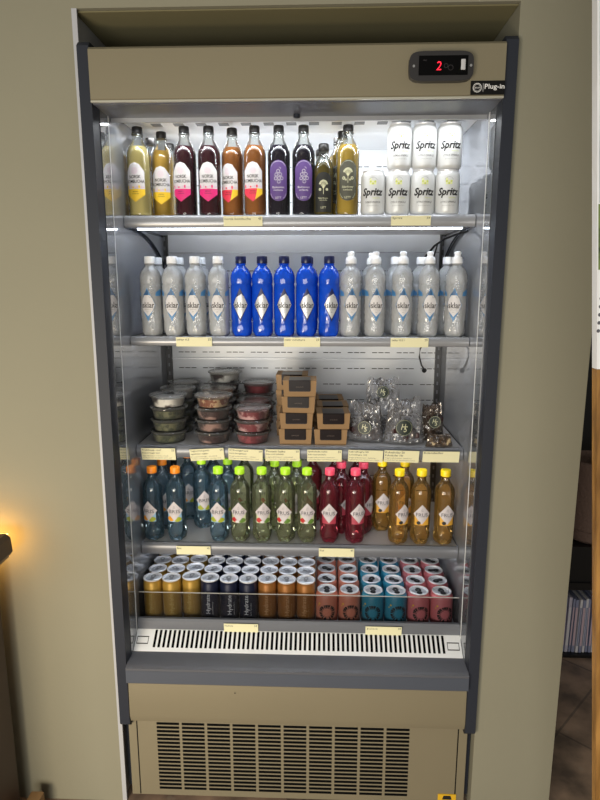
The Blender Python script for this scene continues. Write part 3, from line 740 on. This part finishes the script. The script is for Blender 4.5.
stack(255.5, .350, ['redb', 'pink', 'pink'], 'middle pink stack', 'tubs in pink stacks')
stack(259, .465, ['redb', 'redb', 'pink', 'redb'], 'rear pink stack', 'tubs in pink stacks')

# ------------------------------------------------------------------ kraft boxes
m_kraft = P('kraft_card', (142, 112, 76), 0.75, amt=0.08, scale=30)
m_win = P('dark_window', (22, 12, 12), 0.3, spec=.15, amt=0.5, scale=35)
def cake_box():
    w, d, h = .048, .046, .046; o = empty('cake_box'); b = MB(); t = .0025
    # tapered tray
    lo = [(-w + .003, -d + .003, 0), (w - .003, -d + .003, 0), (w - .003, d - .003, 0), (-w + .003, d - .003, 0)]
    hi = [(-w, -d, h), (w, -d, h), (w, d, h), (-w, d, h)]
    b.add(lo + hi, [(3, 2, 1, 0), (0, 1, 5, 4), (1, 2, 6, 5), (2, 3, 7, 6), (3, 0, 4, 7)], 0)
    # top with raised ear flaps at each side of the window
    b.box(-w, -.031, -d, d, h - .002, h + .001); b.box(.031, w, -d, d, h - .002, h + .001); b.box(-w, w, d * .5, d, h - .002, h)
    b.build('card_tray', m_kraft, o)
    b = MB()
    pts = [(-d - .0006, h * .38), (-d - .0016, h + .0006), (-d + .002, h + .0016), (d * .5, h + .0014)]
    for (p, q) in zip(pts, pts[1:]):
        b.add([(-.031, p[0], p[1]), (.031, p[0], p[1]), (.031, q[0], q[1]), (-.031, q[0], q[1])], [(0, 1, 2, 3)], 0, True)
    b.add([(-.028, -d - .0007, h * .33), (.028, -d - .0007, h * .33), (.031, -d - .0006, h * .38), (-.031, -d - .0006, h * .38)], [(0, 1, 2, 3)])
    b.text('sjokolade', .022, 0, h * .62, lambda u, v: (u, -d - .0016, v), 1, height=.004)
    b.build('window_film', [m_win, P('faint_print', (90, 74, 66), .5)], o)
    return o
GB = 'kraft cake boxes on the third shelf'
lvl = ['bottom', 'second from bottom', 'third from bottom', 'topmost']
for i, p in enumerate((296, 296.5, 299.5, 300)):
    place('cakebox', cake_box, X_at(p, .235, 1.04 + .048 * i), .235, ZC + .0475 * i, (0, .03, -.04, .02)[i], 'kraft cake box with dark window, ' + lvl[i] + ' of the tall front stack', 'box', GB)
for i in range(4):
    place('cakebox', cake_box, X_at(292.5, .345, 1.04 + .048 * i), .345, ZC + .0475 * i, 0, 'kraft cake box, ' + lvl[i] + ' of the stack behind the tall front stack', 'box', GB)
for j, Y in enumerate((.235, .345, .455)):
    for i in range(2):
        place('cakebox', cake_box, X_at((330.5, 330, 326)[j] + 2 * i, Y, 1.08), Y, ZC + .0475 * i, (0, .04)[i], 'kraft cake box, ' + ('lower', 'upper')[i] + ' of the ' + ('front', 'middle', 'rear')[j] + ' low stack', 'box', GB)

# ------------------------------------------------------------------ clear bags
m_bag = CLEAR('crinkled_cellophane', (240, 240, 240), (188, 188, 194), 0.14, rough=0.16, refl=1.6)
m_bagd = CLEAR('crinkled_brown_cellophane', (190, 180, 170), (120, 104, 92), 0.25, rough=0.12, refl=2.0)
m_stick = P('sticker_dark_green', (28, 40, 34), 0.45); m_choc = P('chocolate', (54, 26, 26), 0.45, amt=.4, scale=60)
m_nut = foodmat('nut_mix', (84, 60, 36), (206, 186, 150), 70)
def bag(name, x, Y, w, h, d, seed, mat, fill, label, sticker=(0, .45, .017), rz=0, lie=False, fillh=.28):
    o = empty(name, (x, Y, ZC), rz); b = MB(); nu, nv = 22, 20; rnd = Vector((seed * 3.1, seed * 1.7, seed))
    def pt(u, v, s):   # u -1..1, v 0..1
        e = (1 - abs(u) ** 3); taper = (1 - .25 * v)
        th = d * e * (math.sin(PI * min(1, .12 + v * .88)) ** .6 if v < 1 else 0) * (1 - .55 * v)
        if v == 0: th = d * .55 * e
        nz = noise.noise(Vector((u * 3.2, v * 3.6, s * 2)) + rnd) * .013 + abs(noise.noise(Vector((u * 8, v * 9, s)) + rnd)) * .008
        return (u * w * taper * (1 + .06 * noise.noise(Vector((0, v * 5, 0)) + rnd)), s * (th + .002) + nz * (v > 0) * (1 if s < 0 else -1) * -.9 * e, max(0.0005, v * h * (1 + .10 * noise.noise(Vector((u * 2.4, 0, 5)) + rnd) * v)))
    for s in (-1, 1):
        g = [pt(-1 + 2 * i / nu, j / nv, s) for j in range(nv + 1) for i in range(nu + 1)]
        W = nu + 1; fs = [(j * W + i, j * W + i + 1, (j + 1) * W + i + 1, (j + 1) * W + i) for j in range(nv) for i in range(nu)]
        b.add(g, fs if s < 0 else [tuple(reversed(f)) for f in fs], 0, False)
    b.build('film', mat, o, sharp=0)
    b = MB(); rr = random.Random(seed)
    for k in range(9 if not lie else 16):
        cxk, cyk, czk = rr.uniform(-w * .62, w * .62), rr.uniform(-d * .45, d * .45), .010 + rr.uniform(0, h * fillh)
        M = Matrix.Translation((cxk, cyk, czk)) @ Matrix.Rotation(rr.uniform(0, 3), 4, 'Z') @ Matrix.Rotation(rr.uniform(-.3, .3), 4, 'X')
        q = .011 if not lie else .008
        b.rbox(-q, q, -q * .8, q * .8, -q * .8, q * .8, q * .3, 0, M)
    b.build('filling', fill, o)
    if sticker:
        su, sv, sr = sticker; fm = lambda u, v: (su * w + u, -d - .0095 - .003 * math.cos(u * 60), sv * h + v)
        b = MB(); disc = [(sr * math.cos(2 * PI * k / 24), sr * math.sin(2 * PI * k / 24)) for k in range(24)]
        b.patch(disc, fm, 0, 12, 6)
        f4 = lambda u, v: (fm(u, v)[0], fm(u, v)[1] - .0006, fm(u, v)[2])
        b.ring(0, 0, sr - .0022, sr - .0017, f4, 1, 20); b.text('H', .010 * sr / .017, -.002, .003, f4, 1, height=.012 * sr / .017, shear=.3); b.text('S', .008 * sr / .017, .004, -.004, f4, 1, height=.012 * sr / .017, shear=.3)
        b.build('sticker', [m_stick, m_crm], o)
    tag(o, label, 'snack bag', 'snack bags on the third shelf')
bag('snack_bag', X_at(365, .235, 1.08), .243, .056, .118, .026, 3, m_bag, m_choc, 'crinkled clear bag of dark chocolate standing beside the kraft boxes', (.1, .42, .0205), rz=-.25)
bag('snack_bag', X_at(404, .225, 1.08), .222, .060, .132, .026, 5, m_bag, m_choc, 'large shiny clear bag with round dark sticker facing forward', (-.12, .42, .0245), rz=.05)
bag('snack_bag', X_at(382, .345, 1.08), .345, .064, .170, .022, 9, m_bag, m_choc, 'tall clear bag behind the two shiny chocolate bags', (-.05, .80, .019))
bag('snack_bag', X_at(431.5, .265, 1.08), .265, .037, .112, .020, 12, m_bagd, m_choc, 'narrow brown filled bag with round sticker beside the black upright', (.0, .55, .0190), rz=.1, fillh=.6)
bag('nut_bag', X_at(439, .19, 1.05), .190, .040, .036, .016, 15, m_bagd, m_nut, 'small bag of nuts lying at the shelf edge over a price tag', None, rz=.12, lie=True, fillh=.35)

# ------------------------------------------------------------------ fruit drink bottles
FR = {
 'blue': (CLEAR('pet_blue', (214, 228, 236), (104, 142, 168), 0.10, refl=1.0), P('cap_orange', (244, 140, 24), .4)),
 'bluel': (MATS['pet_blue'], P('cap_lime', (178, 232, 40), .4)),
 'green': (CLEAR('pet_green', (236, 241, 222), (172, 180, 142), 0.08, refl=1.0), MATS['cap_lime']),
 'pink': (CLEAR('pet_pink', (222, 146, 158), (156, 56, 76), 0.14, refl=1.0), P('cap_pink', (250, 84, 112), .4)),
 'yellow': (CLEAR('pet_yellow', (244, 222, 172), (206, 160, 84), 0.10, refl=1.0), P('cap_yellow', (246, 214, 20), .4)),
}
m_fband = {'blue': P('band_pale_blue', (150, 190, 222), .5), 'green': P('band_pale_green', (206, 214, 176), .5), 'pink': P('band_pink', (176, 60, 80), .5), 'yellow': P('band_gold', (226, 170, 60), .5)}
m_or = P('fruit_orange', (226, 150, 40), .5); m_lg = P('fruit_lime', (160, 170, 40), .5); m_st = P('fruit_red', (186, 40, 40), .5); m_gr = P('fruit_green', (96, 132, 50), .5)
m_dlab = P('diamond_label', (206, 200, 204), .5); m_fink = P('grey_ink', (84, 84, 92), .5)
def fruit(kind):
    body, cap = FR[kind]; r = .0295; o = empty('fruit_drink_bottle'); b = MB()
    b.lathe([(.016, .003), (.022, 0), (r - .002, .006), (r + .0005, .018), (r, .034), (r - .0025, .041), (r - .001, .050), (r - .0005, .100), (r - .0005, .140), (r, .150), (r - .0003, .168), (r - .003, .180), (r - .009, .190), (.0150, .197), (.0128, .204), (.0120, .212), (.0150, .2135), (.0150, .215), (.0120, .2165)], 28, lobes=(5, .03, .22))
    b.build('bottle_body', body, o)
    b = MB(); b.lathe([(.0138, .216), (.0148, .217), (.0148, .233), (.0138, .2355), (.004, .236)], 22)
    b.build('cap', cap, o)
    b = MB(); f1, f2, f3, f4 = [cyl(r, e_, .012) for e_ in (.0004, .0008, .0012, .0016)]
    base = 'blue' if kind == 'bluel' else kind; w = .0225
    b.patch([(-w * .95, .054), (w * .95, .054), (w * .95, .090), (-w * .95, .090)], f1, 1, 5, 8)
    if base != 'pink':
        c = {'blue': (2, 3), 'bluel': (3, 3), 'green': (4, 5), 'yellow': (2, 2)}[kind]
        if kind != 'yellow':
            el = lambda u, v, a, q: [(u + a * math.cos(2 * PI * k / 14), v + q * math.sin(2 * PI * k / 14)) for k in range(14)]
            b.patch(el(-.011, .064, .0105, .0085), f2, c[0], 6, 4); b.patch(el(.009, .062, .0120, .0080), f2, c[1], 6, 4)
            if kind == 'green': b.patch(el(-.004, .058, .006, .004), f3, 6, 6, 4)
        else: b.ring(-.009, .062, 0, .0058, f4, 7, 12)
    b.patch([(0, .057), (w + .003, .089), (0, .121), (-w - .003, .089)], f3, 0, 10, 8)
    b.text('BRIS' if base == 'blue' else 'FRUS', .034, 0, .088, f4, 8, height=.0115, bold=.01)
    b.ring(0, .104, .0028, .0036, f4, 8, 3, PI / 2, PI / 2 + 2 * PI); b.text('isklar', .008, 0, .0995, f4, 8, height=.0022)
    b.text('eple og mango', .018, 0, .0800, f4, 8, height=.002); o.scale = (1, 1, .958)
    b.build('label', [m_dlab, m_fband[base], m_or, m_lg, m_st, m_gr, m_lab, m_ink, m_fink], o)
    return o
ZD = 0.7403
cols = {'blue': ('blue-tinted', 'orange cap'), 'bluel': ('blue-tinted', 'lime cap'), 'green': ('pale green', 'lime cap'), 'pink': ('dark pink', 'pink cap'), 'yellow': ('amber yellow', 'yellow cap')}
fr = [('blue', .205, [153.5, 176.5], [-.25, .0]), ('bluel', .205, [219], [0]), ('green', .205, [240.3, 262, 285.5, 307], [-.05, .25, -.15, .05]),
      ('pink', .205, [329.5, 355], [-.05, .35]), ('yellow', .205, [398.5, 420.5, 444], [.45, .0, .15]),
      ('blue', .285, [163.5], [.6]), ('bluel', .300, [202.5, 228.5], [.4, 0]), ('green', .285, [275, 297], [.9, 0]), ('pink', .275, [341, 363], [.8, .9]), ('yellow', .300, [381.5, 404], [.1, 0]),
      ('blue', .368, [189], [.2]), ('bluel', .375, [214], [.3]), ('green', .37, [245, 268, 290], [0, 0, 0]), ('pink', .37, [313, 335, 357], [0, .5, 0])]
rown = {.205: 'front row', .285: 'second row', .300: 'second row', .275: 'second row', .368: 'third row', .375: 'third row', .37: 'third row'}
for kind, Y, pxs, rots in fr:
    for i, (px, rz) in enumerate(zip(pxs, rots)):
        c, cp = cols[kind]; pos = (', ' + ORD[i]) if len(pxs) > 1 else ''
        place('f_' + kind, lambda: fruit(kind), X_at(px, Y, .84), Y, ZD, rz, f'{c} fruit drink bottle with {cp} in the {rown[Y]}{pos}', 'bottle', c + ' fruit drink bottles')

# ------------------------------------------------------------------ cans on the base deck
def slim(col):
    r, H = .0278, .1445; o = empty('drink_can'); b = MB(); can_shell(b, r, H, .0262)
    body = {'gold': P('can_gold', (170, 136, 60), .32, metal=.35), 'navy': P('can_navy', (22, 28, 52), .35, metal=.2), 'amber': P('can_amber', (150, 100, 50), .32, metal=.35)}[col]
    b.build('can_body', [body, m_alu], o); can_lid(o, .0262, H)
    b = MB(); f1 = cyl(r, .0005)
    ink = {'gold': P('ink_pale_gold', (196, 172, 100), .5), 'navy': P('ink_grey_blue', (226, 232, 240), .5), 'amber': P('ink_pale_amber', (190, 150, 104), .5)}[col]
    b.text('Hydrate', .062, .001, .072, f1, 0, height=.0155, spin=PI / 2); b.ring(.004, .026, .0015, .003, f1, 0, 10); b.ring(-.003, .024, .0008, .002, f1, 0, 10)
    b.text('electrolyte drink', .04, .013, .058, f1, 0, height=.003, spin=PI / 2)
    b.build('printed_design', ink, o); return o
def stout(col):
    r, H = .0325, .1155; o = empty('drink_can'); b = MB(); can_shell(b, r, H, .0268)
    body = {'salmon': P('can_salmon', (200, 124, 102), .4), 'teal': P('can_teal', (44, 134, 164), .4), 'pink': P('can_rose', (204, 114, 120), .4)}[col]
    b.build('can_body', [body, m_alu], o); can_lid(o, .0268, H, True)
    b = MB(); f1, f2 = cyl(r, .0005), cyl(r, .0009)
    # broken ring emblem of chunky marks
    for k in range(17):
        a = -1.25 + k * .345; b.ring(0, .055, .0160, .0245, f1, 0, 3, a, a + (.30 if k % 3 else .20))
    b.ring(0, .055, .0138, .0149, f1, 0, 16, 0, 2 * PI); b.ring(-.024, .080, .0, .003, f1, 1, 8)
    b.ring(-.029, .072, .0, .002, f1, 1, 8)
    b.build('printed_design', [m_ink, P('can_sun_yellow', (226, 190, 60), .5)], o); return o
ZE = 0.4985; rows4 = ['front', 'second', 'third', 'fourth']
def cols_of(kind, mk, cat, pxs, Y0, pitch, ztop, word, jit):
    for ci, px in enumerate(pxs):
        x = max(X_at(px, Y0, ztop), -.4340)
        for rw in range(4):
            rr = random.Random(ci * 10 + rw + len(word)); 
            Y = Y0 + pitch * rw + jit[ci] + (.0 if rw else 0)
            place('c_' + kind, mk, x + (.0045 * rw if x < -.2 else .002 * rw if x < 0 else 0) * .0 + rr.uniform(-.0003, .0003), Y, ZE, rr.uniform(-.3, .3) if rw == 0 else rr.uniform(-2.5, 2.5),
                  f'{word} drink can in the {rows4[rw]} row of the base deck, ' + ORD[ci], 'can', word + ' cans on the base deck')
cols_of('gold', lambda: slim('gold'), 'can', (149.8, 171.5, 190.6), .145, .0575, .643, 'slim gold', (0, 0, .012))
cols_of('navy', lambda: slim('navy'), 'can', (209.8, 229.0, 248.2), .145, .0575, .643, 'slim navy', (.003, 0, 0))
cols_of('amber', lambda: slim('amber'), 'can', (267.4, 286.6, 305.8), .145, .0575, .643, 'slim amber', (.003, 0, 0))
cols_of('salmon', lambda: stout('salmon'), 'can', (326.8, 349.6), .147, .0665, .613, 'wide salmon', (0, .001))
cols_of('teal', lambda: stout('teal'), 'can', (373, 396), .147, .0665, .613, 'wide teal', (0, 0))
cols_of('rose', lambda: stout('pink'), 'can', (418.8, 441.8), .147, .0665, .613, 'wide rose pink', (0, 0))

# ------------------------------------------------------------------ left edge: counter with a hidden warm lamp
m_cnt = P('dark_brown_laminate', (64, 48, 40), .45)
cn = empty('counter', (-1.1, -0.1, 0)); tag(cn, 'dark brown counter with chamfered top standing against the left plaster wall', 'counter')
b = MB(); b.prism([(-.8, .785), (-.8, .868), (.356, .868), (.366, .858), (.369, .820), (.356, .802), (.330, .785)], 'y', -.35, .028); b.build('countertop', m_cnt, cn)
b = MB(); b.box(-.8, .319, -.33, .03, 0, .784); b.build('side_panel', m_cnt, cn)
b = MB(); b.box(.0, .352, .029, .042, .800, .862); b.build('lamp_or_fill_strip', EMIT('warm_led', (255, 190, 100), 14), cn)
b = MB(); b.box(-.11, .11, -.001, .001, 0, .17)
for k in range(9): b.text('lorem priser og tilbud'[k % 3:14 + k % 5], .05 + .01 * (k % 4), -.045, .15 - k * .016, lambda u, v: (u, -.0016, v), 1, height=.005, align='l')
sh = b.build('paper_notice', [P('paper_white', (214, 214, 220), .7), m_fink]); sh.location = (-.7795, -.32, .06); sh.rotation_euler = (0, 0, PI / 2)
tag(sh, 'white printed paper sheet fixed low on the brown counter', 'notice')
b = MB(); b.rbox(-.018, .018, -.02, .02, 0, .075, .003); b.build('carton', m_kraft); cb = bpy.data.objects['carton']; cb.location = (-.738, -.07, 0)
tag(cb, 'small beige carton on the floor beside the brown counter', 'carton')

# ------------------------------------------------------------------ right edge: leaning sign stand close to the lens
def lean(px_y):   # left edge of the board in its plane at Y=-0.5
    return X_at(592, -0.484, px_y)
mo, nt, out = newmat('oak_board'); pb = nt.nodes.new('ShaderNodeBsdfPrincipled'); tc = nt.nodes.new('ShaderNodeTexCoord'); mp = nt.nodes.new('ShaderNodeMapping'); mp.inputs['Scale'].default_value = (26, 26, 3); mp.inputs['Rotation'].default_value = (0, .35, 0)
nt.links.new(tc.outputs['Object'], mp.inputs[0]); wv = nt.nodes.new('ShaderNodeTexNoise'); wv.inputs['Scale'].default_value = 2.2; wv.inputs['Detail'].default_value = 6; nt.links.new(mp.outputs[0], wv.inputs['Vector'])
rp = nt.nodes.new('ShaderNodeValToRGB'); rp.color_ramp.elements[0].position = .35; rp.color_ramp.elements[0].color = s2l((112, 78, 36)); rp.color_ramp.elements[1].position = .65; rp.color_ramp.elements[1].color = s2l((168, 124, 66))
nt.links.new(wv.outputs['Fac'], rp.inputs[0]); nt.links.new(rp.outputs[0], pb.inputs['Base Color']); pb.inputs['Roughness'].default_value = .4; nt.links.new(pb.outputs[0], out.inputs[0])
sg = empty('sign_stand', (.8, -.49, 0)); tag(sg, 'leaning oak sign stand with landscape poster at the right edge of view', 'sign')
def slab(z0, z1, y0, y1, x1=.70, inset=0):
    b = MB(); a0, a1 = lean(z0) + inset, lean(z1) + inset
    b.prism([(a0 - .8, z0), (x1 - .8, z0), (x1 - .8, z1), (a1 - .8, z1)], 'y', y0, y1); return b
slab(0, 1.362, -.012, .006).build('oak_panel', mo, sg)
po = slab(1.3625, 2.15, -.012, .006)
po.build('poster_board', P('poster_white', (222, 224, 228), .5), sg)
# landscape print: green trees under a pale cloudy sky
mL, nt, out = newmat('printed_sky'); pb = nt.nodes.new('ShaderNodeBsdfPrincipled'); tc = nt.nodes.new('ShaderNodeTexCoord'); n1 = nt.nodes.new('ShaderNodeTexNoise'); n1.inputs['Scale'].default_value = 6
nt.links.new(tc.outputs['Object'], n1.inputs['Vector']); rp = nt.nodes.new('ShaderNodeValToRGB'); rp.color_ramp.elements[0].position = .4; rp.color_ramp.elements[0].color = s2l((160, 170, 178)); rp.color_ramp.elements[1].position = .62; rp.color_ramp.elements[1].color = s2l((226, 230, 234))
nt.links.new(n1.outputs['Fac'], rp.inputs[0]); nt.links.new(rp.outputs[0], pb.inputs['Base Color']); pb.inputs['Roughness'].default_value = .35; nt.links.new(pb.outputs[0], out.inputs[0])
slab(1.624, 2.149, -.0145, -.0122, inset=.003).build('printed_sky', mL, sg)
slab(1.522, 1.622, -.0145, -.0122, inset=.002).build('printed_trees', foodmat('printed_leaves', (44, 62, 34), (104, 124, 66), 20), sg)
b = MB()
for k in range(5):
    b.ring(X_at(598.3, -.5, 1.47) - .8 + .003, 1.425 + k * .013, 0, .003, lambda u, v: (u, -.0127, v), 0, 8)
    b.text('vik', .035, X_at(598.3, -.5, 1.47) - .8 + .012, 1.425 + k * .013, lambda u, v: (u, -.0127, v), 0, height=.006, align='l')
b.build('poster_text', m_fink, sg)

# ------------------------------------------------------------------ right background: dark rack, basket, standing magazines
rk = empty('display_rack', (1.25, .95, 0)); tag(rk, 'black display rack standing behind the plaster wall on the right', 'rack')
b = MB(); b.box(-.35, .40, -.20, .25, .30, .33); b.box(-.35, .40, -.20, .25, 0.0, .012); b.box(-.35, .40, .22, .25, 0, 1.40); b.box(-.35, .40, -.20, .25, 1.37, 1.40); b.box(-.35, .40, -.19, .0, .33, .48)
b.build('rack_frame', m_black, rk)
for s in (-.35, .38): b = MB(); b.box(s, s + .02, -.20, .25, 0, 1.40); b.build('rack_side', m_black, rk)
mgs = [P('magazine_lilac', (198, 194, 212), .5), P('magazine_white', (222, 220, 226), .5), P('magazine_blue_grey', (140, 146, 176), .5), P('magazine_pink', (206, 182, 192), .5)]
proto_m = None
rr = random.Random(4); x = 1.035
mw = ['lilac', 'white', 'blue grey', 'pink']
nth = ['leftmost of the row', 'second in the row', 'third in the row', 'fourth in the row', 'fifth in the row', 'sixth in the row', 'seventh in the row', 'eighth in the row', 'ninth in the row', 'tenth in the row', 'eleventh in the row', 'twelfth in the row', 'thirteenth in the row', 'rightmost of the row']
for k in range(14):
    t = rr.uniform(.007, .012); c = rr.randrange(4)
    b = MB(); b.box(0, t, 0, .16, 0, rr.uniform(.232, .246)); b.box(.0015, t - .0015, -.0006, .0, .03, .20, 1)
    o = b.build('magazine', [mgs[c], mgs[(c + 1) % 4]]); o.location = (x, .765 + rr.uniform(0, .006), .0135); o.rotation_euler = (0, rr.uniform(-.015, .015), 0)
    tag(o, f'thin {mw[c]} magazine standing upright in the black rack, {nth[k]}', 'magazine', 'magazines in the black rack')
    x += t + .0038
bk = empty('basket', (1.17, .86, .482)); tag(bk, 'brown cylindrical ribbed basket standing on the black rack', 'basket')
b = MB(); b.lathe([(.085, 0), (.095, .01), (.10, .04), (.097, .05), (.105, .055), (.112, .30), (.116, .31), (.116, .33), (.108, .335), (.104, .30), (.09, .02)], 30); b.build('basket_body', P('brown_weave', (118, 96, 86), .8, bump=.5, bscale=90), bk)

# ------------------------------------------------------------------ light
w = bpy.data.worlds.new('world'); scn.world = w; w.use_nodes = True
bg = w.node_tree.nodes['Background']; bg.inputs[0].default_value = s2l((214, 210, 196)); bg.inputs[1].default_value = 0.34
def area(name, loc, target, sx, sy, power, col=(1, 1, 1)):
    l = bpy.data.lights.new(name, 'AREA'); l.shape = 'RECTANGLE'; l.size = sx; l.size_y = sy; l.energy = power; l.color = col
    o = bpy.data.objects.new(name, l); COL.objects.link(o); o.location = loc
    o.rotation_euler = (Vector(target) - Vector(loc)).to_track_quat('-Z', 'Y').to_euler(); return o
area('room_light', (-.7, -2.8, .95), (.2, 0, .45), 2.2, 1.0, 64, (1.0, .965, .89))
area('warm_wall_fill', (-.80, -1.7, .75), (-.68, 0, .28), .4, .4, 17, (1.0, .82, .56))  # added warm fill for the lower left wall, not the counter's lamp
area('back_panel_fill', (0, .33, 1.9215), (0, .50, 1.3), .88, .05, 5.0, (.94, .97, 1))  # added fill that brightens the back panel, no fitting of the cabinet
area('canopy_light', (0, .142, 1.906), (0, .13, 1.0), .9, .02, 1.7, (.94, .97, 1))

scn.render.engine = 'CYCLES'
c = scn.cycles
c.max_bounces = 10; c.transparent_max_bounces = 28; c.glossy_bounces = 4; c.transmission_bounces = 6; c.diffuse_bounces = 4
c.use_denoising = True; c.sample_clamp_indirect = 4.0; c.caustics_reflective = False; c.caustics_refractive = False
scn.view_settings.view_transform = 'Standard'; scn.view_settings.look = 'None'; scn.view_settings.exposure = 0.0
